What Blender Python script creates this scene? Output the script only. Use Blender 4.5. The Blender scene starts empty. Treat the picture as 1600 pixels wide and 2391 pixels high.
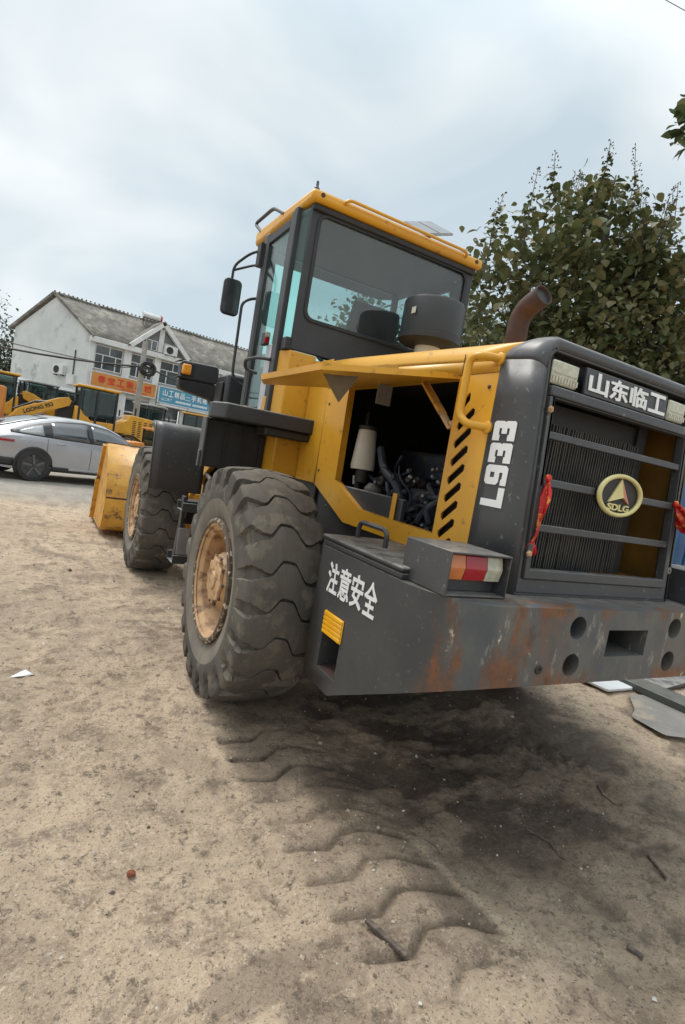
import bpy, bmesh, math, random
import numpy as np
from mathutils import Vector, Matrix
from mathutils.geometry import tessellate_polygon
random.seed(7); rng = np.random.default_rng(7)
PI = math.pi
S = bpy.context.scene
COL = S.collection

# ------------------------------------------------------------------ camera
cd = bpy.data.cameras.new('camera'); cam = bpy.data.objects.new('camera', cd); COL.objects.link(cam)
cd.sensor_fit = 'VERTICAL'; cd.sensor_height = 36.0; cd.lens = 36.0 * 1282.64 / 2391.0
cd.clip_start = 0.05; cd.clip_end = 3000
Rcv = Matrix(((0.8689, -0.4660, 0.1668), (0.1067, -0.1527, -0.9825), (0.4833, 0.8715, -0.0830)))
rot = Rcv.transposed() @ Matrix(((1, 0, 0), (0, -1, 0), (0, 0, -1)))
cam.rotation_euler = rot.to_euler(); cam.location = (-1.9563, -2.7859, 1.3493)
S.camera = cam

# ------------------------------------------------------------------ sky, sun, exposure
SUN_EL, SUN_AZ = math.radians(58), math.radians(-28)      # azimuth from +Y towards +X
w = bpy.data.worlds.new('World'); S.world = w; w.use_nodes = True
nt = w.node_tree; nt.nodes.clear()
def N(t, typ, **kw):
    n = t.nodes.new(typ)
    for k, v in kw.items(): setattr(n, k, v)
    return n
sky = N(nt, 'ShaderNodeTexSky', sky_type='NISHITA', sun_disc=False, sun_elevation=SUN_EL, sun_rotation=SUN_AZ)
tc = N(nt, 'ShaderNodeTexCoord'); sep = N(nt, 'ShaderNodeSeparateXYZ')
nt.links.new(tc.outputs['Generated'], sep.inputs[0])
mp = N(nt, 'ShaderNodeMapping'); mp.inputs['Scale'].default_value = (1.0, 1.0, 1.9)
mp.inputs['Location'].default_value = (0.35, 0.1, 0.2)
nt.links.new(tc.outputs['Generated'], mp.inputs[0])
nz = N(nt, 'ShaderNodeTexNoise'); nz.inputs['Scale'].default_value = 2.1; nz.inputs['Detail'].default_value = 4; nz.inputs['Roughness'].default_value = .45
nz.inputs['Distortion'].default_value = .4
nt.links.new(mp.outputs[0], nz.inputs['Vector'])
cr = N(nt, 'ShaderNodeValToRGB'); e = cr.color_ramp.elements
e[0].position = .36; e[0].color = (.49, .575, .625, 1)
e[1].position = .68; e[1].color = (.81, .835, .835, 1)
m_ = e.new(.50); m_.color = (.63, .69, .715, 1)
nt.links.new(nz.outputs['Fac'], cr.inputs[0])
gr = N(nt, 'ShaderNodeMapRange', interpolation_type='SMOOTHSTEP')
gr.inputs['From Min'].default_value = .50; gr.inputs['From Max'].default_value = 1.0
gr.inputs['To Min'].default_value = 7.9; gr.inputs['To Max'].default_value = 17.5
nt.links.new(sep.outputs['Z'], gr.inputs['Value'])
sc_ = N(nt, 'ShaderNodeVectorMath', operation='SCALE')
nt.links.new(cr.outputs[0], sc_.inputs[0]); nt.links.new(gr.outputs[0], sc_.inputs['Scale'])
mx = N(nt, 'ShaderNodeMix', data_type='RGBA'); mx.inputs[0].default_value = .94
nt.links.new(sky.outputs[0], mx.inputs[6]); nt.links.new(sc_.outputs[0], mx.inputs[7])
bg = N(nt, 'ShaderNodeBackground'); bg.inputs['Strength'].default_value = .1
out = N(nt, 'ShaderNodeOutputWorld')
nt.links.new(mx.outputs[2], bg.inputs[0]); nt.links.new(bg.outputs[0], out.inputs[0])
sd = bpy.data.lights.new('sun', 'SUN'); sd.energy = 1.5; sd.angle = math.radians(22); sd.color = (1, .96, .9)
sun = bpy.data.objects.new('sun', sd); COL.objects.link(sun)
dirv = Vector((math.sin(SUN_AZ) * math.cos(SUN_EL), math.cos(SUN_AZ) * math.cos(SUN_EL), math.sin(SUN_EL)))
sun.rotation_euler = dirv.to_track_quat('Z', 'Y').to_euler(); sun.location = dirv * 30
vs = S.view_settings; vs.view_transform = 'Standard'; vs.look = 'None'; vs.exposure = 0.66; vs.gamma = 1.0; vs.use_curve_mapping = False
S.cycles.max_bounces = 6; S.cycles.transparent_max_bounces = 16; S.cycles.use_denoising = True

# ------------------------------------------------------------------ materials
def mat(name, col, col2=None, rough=.5, metal=0., nscale=6., spots=None, spot_amt=.5, spot_scale=9., dust=0., dustcol=(.36, .30, .22), bump=0., bscale=60., spec=.5, coat=0., stretch=(1, 1, 1), rvar=.1, lo=.35, hi=.65):
    m = bpy.data.materials.new(name); m.use_nodes = True; t = m.node_tree; L = t.links.new
    b = t.nodes['Principled BSDF']; b.inputs['Roughness'].default_value = rough; b.inputs['Metallic'].default_value = metal
    b.inputs['Specular IOR Level'].default_value = spec; b.inputs['Coat Weight'].default_value = coat
    tcn = N(t, 'ShaderNodeTexCoord'); mpn = N(t, 'ShaderNodeMapping'); mpn.inputs['Scale'].default_value = stretch
    L(tcn.outputs['Object'], mpn.inputs[0])
    def noise(s, d=5, r=.6):
        n = N(t, 'ShaderNodeTexNoise'); n.inputs['Scale'].default_value = s; n.inputs['Detail'].default_value = d; n.inputs['Roughness'].default_value = r
        L(mpn.outputs[0], n.inputs['Vector']); return n
    def ramp(src, a, bb):
        r = N(t, 'ShaderNodeMapRange', interpolation_type='SMOOTHSTEP'); r.inputs['From Min'].default_value = a; r.inputs['From Max'].default_value = bb
        L(src, r.inputs['Value']); return r.outputs[0]
    def mix(f, a, c):
        x = N(t, 'ShaderNodeMix', data_type='RGBA')
        if isinstance(f, float): x.inputs[0].default_value = f
        else: L(f, x.inputs[0])
        for i, v in ((6, a), (7, c)):
            if isinstance(v, tuple): x.inputs[i].default_value = (*v, 1)
            else: L(v, x.inputs[i])
        return x.outputs[2]
    if col2 is None: col2 = tuple(c * .8 for c in col)
    n1 = noise(nscale); cur = mix(ramp(n1.outputs['Fac'], lo, hi), col, col2)
    if spots is not None:
        n2 = noise(spot_scale, 8, .65); cur = mix(ramp(n2.outputs['Fac'], .62 - .25 * spot_amt, .70 - .2 * spot_amt), cur, spots)
    if dust > 0:
        g = N(t, 'ShaderNodeNewGeometry'); sp = N(t, 'ShaderNodeSeparateXYZ'); L(g.outputs['Normal'], sp.inputs[0])
        n3 = noise(14., 6, .7); md = N(t, 'ShaderNodeMath', operation='MULTIPLY'); L(ramp(sp.outputs['Z'], .05, 1.), md.inputs[0]); L(ramp(n3.outputs['Fac'], .2, .75), md.inputs[1])
        ml = N(t, 'ShaderNodeMath', operation='MULTIPLY'); L(md.outputs[0], ml.inputs[0]); ml.inputs[1].default_value = dust
        cur = mix(ml.outputs[0], cur, dustcol)
    L(cur, b.inputs['Base Color'])
    rr = N(t, 'ShaderNodeMapRange'); rr.inputs['To Min'].default_value = max(.03, rough - rvar); rr.inputs['To Max'].default_value = min(1, rough + rvar)
    L(n1.outputs['Fac'], rr.inputs['Value']); L(rr.outputs[0], b.inputs['Roughness'])
    if bump > 0:
        n4 = noise(bscale, 4, .6); bp = N(t, 'ShaderNodeBump'); bp.inputs['Strength'].default_value = bump; bp.inputs['Distance'].default_value = .01
        L(n4.outputs['Fac'], bp.inputs['Height']); L(bp.outputs[0], b.inputs['Normal'])
    return m
def glass(name, tint, refl=.06, rough=.03, opac=0., ocol=(.2, .22, .22)):
    m = bpy.data.materials.new(name); m.use_nodes = True; t = m.node_tree; t.nodes.clear(); L = t.links.new
    o = N(t, 'ShaderNodeOutputMaterial'); tr = N(t, 'ShaderNodeBsdfTransparent'); tr.inputs[0].default_value = (*tint, 1)
    gl = N(t, 'ShaderNodeBsdfGlossy'); gl.inputs['Roughness'].default_value = rough
    df = N(t, 'ShaderNodeBsdfDiffuse'); df.inputs[0].default_value = (*ocol, 1)
    ge = N(t, 'ShaderNodeNewGeometry'); dt = N(t, 'ShaderNodeVectorMath', operation='DOT_PRODUCT'); L(ge.outputs['Incoming'], dt.inputs[0]); L(ge.outputs['Normal'], dt.inputs[1])
    ab = N(t, 'ShaderNodeMath', operation='ABSOLUTE'); L(dt.outputs['Value'], ab.inputs[0]); on = N(t, 'ShaderNodeMath', operation='SUBTRACT'); on.inputs[0].default_value = 1.; L(ab.outputs[0], on.inputs[1])
    pw = N(t, 'ShaderNodeMath', operation='POWER'); L(on.outputs[0], pw.inputs[0]); pw.inputs[1].default_value = 5.; fr = N(t, 'ShaderNodeMath', operation='MULTIPLY_ADD'); L(pw.outputs[0], fr.inputs[0]); fr.inputs[1].default_value = .8; fr.inputs[2].default_value = .02
    ad = N(t, 'ShaderNodeMath', operation='ADD'); ad.use_clamp = True; L(fr.outputs[0], ad.inputs[0]); ad.inputs[1].default_value = refl
    m0 = N(t, 'ShaderNodeMixShader')
    tx = N(t, 'ShaderNodeTexCoord'); nn = N(t, 'ShaderNodeTexNoise'); nn.inputs['Scale'].default_value = 7; nn.inputs['Detail'].default_value = 6; L(tx.outputs['Object'], nn.inputs['Vector'])
    mu = N(t, 'ShaderNodeMath', operation='MULTIPLY'); L(nn.outputs['Fac'], mu.inputs[0]); mu.inputs[1].default_value = opac * 2; L(mu.outputs[0], m0.inputs[0])
    L(tr.outputs[0], m0.inputs[1]); L(df.outputs[0], m0.inputs[2])
    m1 = N(t, 'ShaderNodeMixShader'); L(ad.outputs[0], m1.inputs[0]); L(m0.outputs[0], m1.inputs[1]); L(gl.outputs[0], m1.inputs[2])
    L(m1.outputs[0], o.inputs[0]); return m

YEL = mat('yellow_paint', (.70, .355, .028), (.63, .31, .024), rough=.38, nscale=2.5, spots=(.40, .20, .03), spot_amt=.10, spot_scale=16, dust=.22, dustcol=(.62, .43, .2), bump=.04, bscale=5)
YELW = mat('worn_yellow_paint', (.66, .34, .045), (.52, .25, .03), rough=.5, nscale=4, spots=(.16, .08, .035), spot_amt=.30, spot_scale=7, dust=.35, bump=.1, bscale=12)
GREY = mat('grey_paint', (.062, .062, .065), (.052, .052, .055), rough=.42, nscale=3, spots=(.16, .16, .155), spot_amt=.06, spot_scale=45, dust=.62, dustcol=(.33, .31, .28), bump=.04, bscale=9)
GREYD = mat('dark_grey_paint', (.037, .038, .042), (.030, .031, .034), rough=.5, nscale=4, dust=.95, dustcol=(.34, .32, .29), bump=.05, bscale=14)
BLACK = mat('black_plastic', (.018, .018, .02), (.028, .028, .029), rough=.55, dust=.15)
DARK = mat('dark_machinery', (.022, .022, .025), (.035, .03, .026), rough=.6, nscale=12, dust=.12)
BLUED = mat('blue_engine', (.020, .027, .050), (.010, .012, .020), rough=.5, nscale=14, spots=(.06, .05, .04), spot_amt=.3, dust=.15)
RUSTP = mat('rust_pipe', (.065, .032, .026), (.045, .025, .022), rough=.75, nscale=8, spots=(.10, .05, .035), spot_amt=.3, bump=.2)
TYRE = mat('tyre_rubber', (.112, .100, .084), (.076, .070, .062), rough=.85, nscale=3.5, spots=(.155, .136, .108), spot_amt=.40, spot_scale=9, dust=.45, dustcol=(.26, .22, .17), bump=.25, bscale=40, spec=.25)
RIM = mat('rim_paint', (.54, .345, .185), (.40, .235, .115), rough=.6, nscale=5, spots=(.22, .12, .06), spot_amt=.38, spot_scale=11, dust=.3, dustcol=(.5, .38, .26), bump=.15, bscale=25)
RIMD = mat('lock_ring', (.075, .05, .035), (.12, .085, .055), rough=.75, nscale=20, spots=(.55, .45, .33), spot_amt=.32, spot_scale=30, bump=.3)
WHITE = mat('white_print', (.82, .82, .82), (.76, .76, .75), rough=.5)
CREAM = mat('cream_plastic', (.66, .64, .56), (.60, .57, .49), rough=.4, dust=.1)
GOLD = mat('gold_badge', (.70, .62, .30), (.62, .54, .24), rough=.35, metal=.25)
COPPER = mat('copper_badge', (.62, .26, .16), (.55, .22, .13), rough=.4, metal=.2)
AMBER = mat('amber_lens', (.62, .20, .05), (.5, .15, .04), rough=.15, coat=.5)
ORANGE = mat('orange_lens', (.95, .40, .03), (.8, .27, .02), rough=.15, coat=.5, nscale=40)
RED = mat('red_lens', (.40, .012, .018), (.3, .01, .015), rough=.12, coat=.5)
CLEAR = mat('clear_lens', (.55, .53, .40), (.42, .41, .31), rough=.12, coat=.6, nscale=60)
REFL = mat('yellow_reflector', (.88, .46, .01), (.8, .38, .01), rough=.3, coat=.3)
STEEL = mat('bare_steel', (.35, .34, .32), (.24, .22, .2), rough=.4, metal=.8)
REDCL = mat('red_ribbon', (.58, .008, .012), (.42, .005, .01), rough=.42, nscale=10, spots=(.85, .30, .05), spot_amt=.42, spot_scale=40)
CABIN = mat('cab_lining', (.060, .062, .064), (.05, .052, .054), rough=.8)
GLR = glass('rear_glass', (.78, .83, .84), refl=.042, opac=.05, ocol=(.3, .31, .31))
GLY = glass('yard_glass', (.36, .47, .45), refl=.03, opac=.05, ocol=(.3, .4, .38))
GLC = glass('tinted_glass', (.82, .985, .96), refl=.015, opac=.02, ocol=(.6, .75, .72))
MIRR = mat('mirror_glass', (.10, .11, .11), (.06, .065, .065), rough=.12, metal=.6, nscale=9)
CHROME = mat('galvanised_strip', (.50, .50, .51), (.40, .40, .42), rough=.5, metal=.2, nscale=30, stretch=(1, 1, .2))

def rust_mat():
    m = mat('counterweight_paint', (.058, .058, .060), (.048, .048, .050), rough=.5, nscale=5, spots=(.13, .13, .13), spot_amt=.05, spot_scale=60, dust=.55, dustcol=(.34, .30, .25), bump=.1, bscale=16)
    t = m.node_tree; L = t.links.new; b = t.nodes['Principled BSDF']
    old = b.inputs['Base Color'].links[0].from_socket
    tcn = N(t, 'ShaderNodeTexCoord'); sp = N(t, 'ShaderNodeSeparateXYZ'); L(tcn.outputs['Object'], sp.inputs[0])
    def nse(s, st=(1, 1, 1), d=8, r=.66):
        mpn = N(t, 'ShaderNodeMapping'); mpn.inputs['Scale'].default_value = st; L(tcn.outputs['Object'], mpn.inputs[0])
        n = N(t, 'ShaderNodeTexNoise'); n.inputs['Scale'].default_value = s; n.inputs['Detail'].default_value = d; n.inputs['Roughness'].default_value = r
        L(mpn.outputs[0], n.inputs['Vector']); return n.outputs['Fac']
    def mr(src, a, c, lo=0., hi=1.):
        r = N(t, 'ShaderNodeMapRange', interpolation_type='SMOOTHSTEP'); r.inputs['From Min'].default_value = a; r.inputs['From Max'].default_value = c
        r.inputs['To Min'].default_value = lo; r.inputs['To Max'].default_value = hi; L(src, r.inputs['Value']); return r.outputs[0]
    def mth(op, a, c):
        x = N(t, 'ShaderNodeMath', operation=op); x.use_clamp = True
        for i, v in ((0, a), (1, c)):
            if isinstance(v, float): x.inputs[i].default_value = v
            else: L(v, x.inputs[i])
        return x.outputs[0]
    def mix(f, a, c):
        x = N(t, 'ShaderNodeMix', data_type='RGBA'); L(f, x.inputs[0])
        for i, v in ((6, a), (7, c)):
            if isinstance(v, tuple): x.inputs[i].default_value = (*v, 1)
            else: L(v, x.inputs[i])
        return x.outputs[2]
    rear = mr(sp.outputs['Y'], -1.46, -1.53)
    # bare blue-grey steel on the rear face, scraped
    steel = mix(mr(nse(5, (1, 1, .5)), .35, .65), (.070, .080, .090), (.12, .12, .11))
    steel = mix(mr(nse(22, (1, 1, .35)), .58, .72), steel, (.30, .28, .24))
    cur = mix(mth('MULTIPLY', rear, mr(nse(9, (1, 1, .6)), .30, .42)), old, steel)
    corner = mth('MULTIPLY', mr(sp.outputs['X'], -.30, -.68), mr(sp.outputs['X'], -.862, -.82))
    edge = mth('MULTIPLY', rear, mth('ADD', mr(sp.outputs['Z'], .80, .735), mr(sp.outputs['Z'], .955, .995)))
    zone = mth('ADD', mth('MULTIPLY', corner, mr(sp.outputs['Y'], -1.36, -1.52)), mth('MULTIPLY', edge, .95))
    zone = mth('ADD', zone, mth('MULTIPLY', rear, .16))
    r1 = mth('MULTIPLY', zone, mr(nse(8, (1, 1, .3)), .45, .62)); 
    rustc = mix(mr(nse(16), .35, .7), (.20, .075, .026), (.085, .048, .032))
    cur = mix(r1, cur, rustc)
    sc = mth('MULTIPLY', rear, mth('MULTIPLY', mr(nse(17, (1, 1, .5), 8, .75), .60, .66), mr(nse(3.), .44, .58)))
    cur = mix(sc, cur, (.62, .56, .42))
    L(cur, b.inputs['Base Color']); return m
CWT = rust_mat()

# ------------------------------------------------------------------ mesh helpers
class MB:
    def __init__(s): s.v = []; s.f = []; s.m = []; s.cur = 0
    def add(s, vs, fs):
        o = len(s.v); s.v += [tuple(v) for v in vs]
        for f in fs: s.f.append(tuple(i + o for i in f)); s.m.append(s.cur)
        return s
    def box(s, x0, x1, y0, y1, z0, z1):
        vs = [(x, y, z) for z in (z0, z1) for y in (y0, y1) for x in (x0, x1)]
        return s.add(vs, [(0, 2, 3, 1), (4, 5, 7, 6), (0, 1, 5, 4), (2, 6, 7, 3), (0, 4, 6, 2), (1, 3, 7, 5)])
    def obox(s, c, ax, half):          # oriented box: axes (3 vectors), half sizes
        c = Vector(c); A = [Vector(a).normalized() * h for a, h in zip(ax, half)]
        vs = [c + A[0] * i + A[1] * j + A[2] * k for k in (-1, 1) for j in (-1, 1) for i in (-1, 1)]
        return s.add(vs, [(0, 2, 3, 1), (4, 5, 7, 6), (0, 1, 5, 4), (2, 6, 7, 3), (0, 4, 6, 2), (1, 3, 7, 5)])
    def beam(s, p, q, wd, ht, up=(0, 0, 1)):
        p, q = Vector(p), Vector(q); d = (q - p); u = Vector(up); sd_ = d.cross(u)
        if sd_.length < 1e-6: sd_ = d.cross(Vector((1, 0, 0)))
        sd_.normalize(); u2 = sd_.cross(d).normalized()
        return s.obox((p + q) / 2, (d, sd_, u2), (d.length / 2, wd / 2, ht / 2))
    def prism(s, poly, fn, a, b, holes=()):   # fn(u,v,w) maps to xyz; extrude w from a to b
        loops = [list(poly)] + [list(h) for h in holes]
        flat = [p for l in loops for p in l]
        tris = tessellate_polygon([[Vector((p[0], p[1], 0)) for p in l] for l in loops])
        n = len(flat); vs = [fn(p[0], p[1], a) for p in flat] + [fn(p[0], p[1], b) for p in flat]
        fs = []
        if not holes: fs += [tuple(range(n)), tuple(range(2 * n - 1, n - 1, -1))]
        else:
            for t in tris: fs += [tuple(t), tuple(i + n for i in reversed(t))]
        o = 0
        for l in loops:
            k = len(l)
            for i in range(k): j = (i + 1) % k; fs.append((o + i, o + j, o + j + n, o + i + n))
            o += k
        return s.add(vs, fs)
    def tube(s, pts, r, seg=8, cap=True, r1=None):
        P = [Vector(p) for p in pts]; n = len(P); T = []
        for i in range(n):
            a = P[max(i - 1, 0)]; b = P[min(i + 1, n - 1)]; T.append((b - a).normalized())
        u = T[0].orthogonal().normalized(); vs = []
        for i in range(n):
            u = (u - T[i] * u.dot(T[i])).normalized(); v = T[i].cross(u)
            rr = r if r1 is None else r + (r1 - r) * i / max(1, n - 1)
            if isinstance(r, (list, tuple)): rr = r[i]
            for k in range(seg):
                a = 2 * PI * k / seg; vs.append(P[i] + (u * math.cos(a) + v * math.sin(a)) * rr)
        fs = []
        for i in range(n - 1):
            for k in range(seg):
                k2 = (k + 1) % seg; fs.append((i * seg + k, i * seg + k2, (i + 1) * seg + k2, (i + 1) * seg + k))
        if cap: fs += [tuple(range(seg - 1, -1, -1)), tuple(range((n - 1) * seg, n * seg))]
        return s.add(vs, fs)
    def lathe(s, prof, org, ax, seg=32, close=False, cap=True):   # prof: (along, radius)
        org = Vector(org); ax = Vector(ax).normalized(); u = ax.orthogonal().normalized(); v = ax.cross(u); vs = []
        for (a, r) in prof:
            for k in range(seg):
                t = 2 * PI * k / seg; vs.append(org + ax * a + (u * math.cos(t) + v * math.sin(t)) * r)
        n = len(prof); fs = []
        for i in range(n - 1 + (1 if close else 0)):
            j = (i + 1) % n
            for k in range(seg):
                k2 = (k + 1) % seg; fs.append((i * seg + k, i * seg + k2, j * seg + k2, j * seg + k))
        if not close and cap: fs += [tuple(range(seg - 1, -1, -1)), tuple(range((n - 1) * seg, n * seg))]
        return s.add(vs, fs)
    def grid(s, rows):                  # list of equal-length rows of points
        n = len(rows[0]); vs = [p for r in rows for p in r]
        return s.add(vs, [(i * n + j, i * n + j + 1, (i + 1) * n + j + 1, (i + 1) * n + j) for i in range(len(rows) - 1) for j in range(n - 1)])
    def build(s, name, mats, parent=None, bev=0., smooth=35, loc=None, solid=0., sub=0, normals=True):
        me = bpy.data.meshes.new(name); me.from_pydata(s.v, [], s.f)
        if not isinstance(mats, (list, tuple)): mats = [mats]
        for m in mats: me.materials.append(m)
        if len(mats) > 1: me.polygons.foreach_set('material_index', s.m)
        if normals:
            bm = bmesh.new(); bm.from_mesh(me); bmesh.ops.recalc_face_normals(bm, faces=bm.faces); bm.to_mesh(me); bm.free()
        me.polygons.foreach_set('use_smooth', [True] * len(me.polygons)); me.set_sharp_from_angle(angle=math.radians(smooth))
        o = bpy.data.objects.new(name, me); COL.objects.link(o); o.parent = parent
        if loc is not None: o.location = loc
        if solid: md = o.modifiers.new('solid', 'SOLIDIFY'); md.thickness = solid; md.offset = 0
        if bev: md = o.modifiers.new('bevel', 'BEVEL'); md.width = bev; md.segments = 2; md.limit_method = 'ANGLE'; md.angle_limit = math.radians(40); md.harden_normals = False
        if sub: md = o.modifiers.new('sub', 'SUBSURF'); md.levels = sub; md.render_levels = sub
        return o
FX = lambda u, v, w_: (w_, u, v)        # profile in YZ, extrude X
FY = lambda u, v, w_: (u, w_, v)        # profile in XZ, extrude Y
FZ = lambda u, v, w_: (u, v, w_)
def B(name, m, parent, *boxes, bev=0.):
    g = MB()
    for b in boxes: g.box(*b)
    return g.build(name, m, parent, bev=bev)
def tag(o, label=None, cat=None, group=None, kind=None):
    for k, v in (('label', label), ('category', cat), ('group', group), ('kind', kind)):
        if v: o[k] = v
    return o
def empty(name, loc=(0, 0, 0), label=None, cat=None, group=None, rz=0.):
    o = bpy.data.objects.new(name, None); COL.objects.link(o); o.location = loc; o.rotation_euler = (0, 0, rz); o.empty_display_size = .2
    return tag(o, label, cat, group)
def arc(pts, r, n=5):                   # fillet a polyline
    P = [Vector(p) for p in pts]; o = [P[0]]
    for i in range(1, len(P) - 1):
        a = (P[i - 1] - P[i]); b = (P[i + 1] - P[i]); rr = min(r, a.length * .49, b.length * .49)
        p0 = P[i] + a.normalized() * rr; p1 = P[i] + b.normalized() * rr
        for k in range(n + 1):
            t = k / n; o.append(p0 * (1 - t) ** 2 + P[i] * 2 * t * (1 - t) + p1 * t * t)
    return o + [P[-1]]
def dup(o, parent=None, loc=None, rz=None):
    c = o.copy(); COL.objects.link(c); c.parent = parent
    if loc is not None: c.location = loc
    if rz is not None: c.rotation_euler = (0, 0, rz)
    for ch in [x for x in S.objects if x.parent == o]: dup(ch, c)
    return c
def text(name, body, m, parent, org, ux, uy, wd, ht, bold=.0, depth=.003, smooth=30, squeeze=True):
    cu = bpy.data.curves.new(name, 'FONT'); cu.body = body; cu.size = 1; cu.offset = bold; cu.extrude = .5; cu.resolution_u = 3
    ob = bpy.data.objects.new(name, cu); COL.objects.link(ob)
    dg = bpy.context.evaluated_depsgraph_get(); me = bpy.data.meshes.new_from_object(ob.evaluated_get(dg)); bpy.data.objects.remove(ob); me.name = name
    n = len(me.vertices); co = np.empty(n * 3, np.float32); me.vertices.foreach_get('co', co); co = co.reshape(-1, 3)
    mn, mxx = co.min(0), co.max(0); q = (co - mn) / np.maximum(mxx - mn, 1e-6)
    org, ux, uy = Vector(org), Vector(ux).normalized(), Vector(uy).normalized(); nn = ux.cross(uy)
    M = np.array([list(ux * wd), list(uy * ht), list(nn * depth)]); co = q @ M + np.array(org)
    me.vertices.foreach_set('co', co.astype(np.float32).ravel()); me.materials.clear(); me.materials.append(m); me.update()
    o = bpy.data.objects.new(name, me); COL.objects.link(o); o.parent = parent; return o

# ------------------------------------------------------------------ noise (numpy)
def vnoise(x, y, seed):
    xi = np.floor(x).astype(np.int64); yi = np.floor(y).astype(np.int64); fx = x - xi; fy = y - yi
    fx = fx * fx * (3 - 2 * fx); fy = fy * fy * (3 - 2 * fy)
    def h(a, b):
        n = (a * 374761393 + b * 668265263 + seed * 1442695041) & 0xFFFFFFFF; n = ((n ^ (n >> 13)) * 1274126177) & 0xFFFFFFFF
        return ((n ^ (n >> 16)) & 0xFFFF) / 65535.
    return (h(xi, yi) * (1 - fx) + h(xi + 1, yi) * fx) * (1 - fy) + (h(xi, yi + 1) * (1 - fx) + h(xi + 1, yi + 1) * fx) * fy
def fbm(x, y, sc, seed, o=4, g=.5):
    a = 1.; t = 0.; s = 0.
    for k in range(o): t = t + a * vnoise(x * sc * 2 ** k + 17.3 * k, y * sc * 2 ** k - 9.1 * k, seed + k); s += a; a *= g
    return t / s
def sst(a, b, x):
    t = np.clip((x - a) / (b - a), 0, 1); return t * t * (3 - 2 * t)

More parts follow.
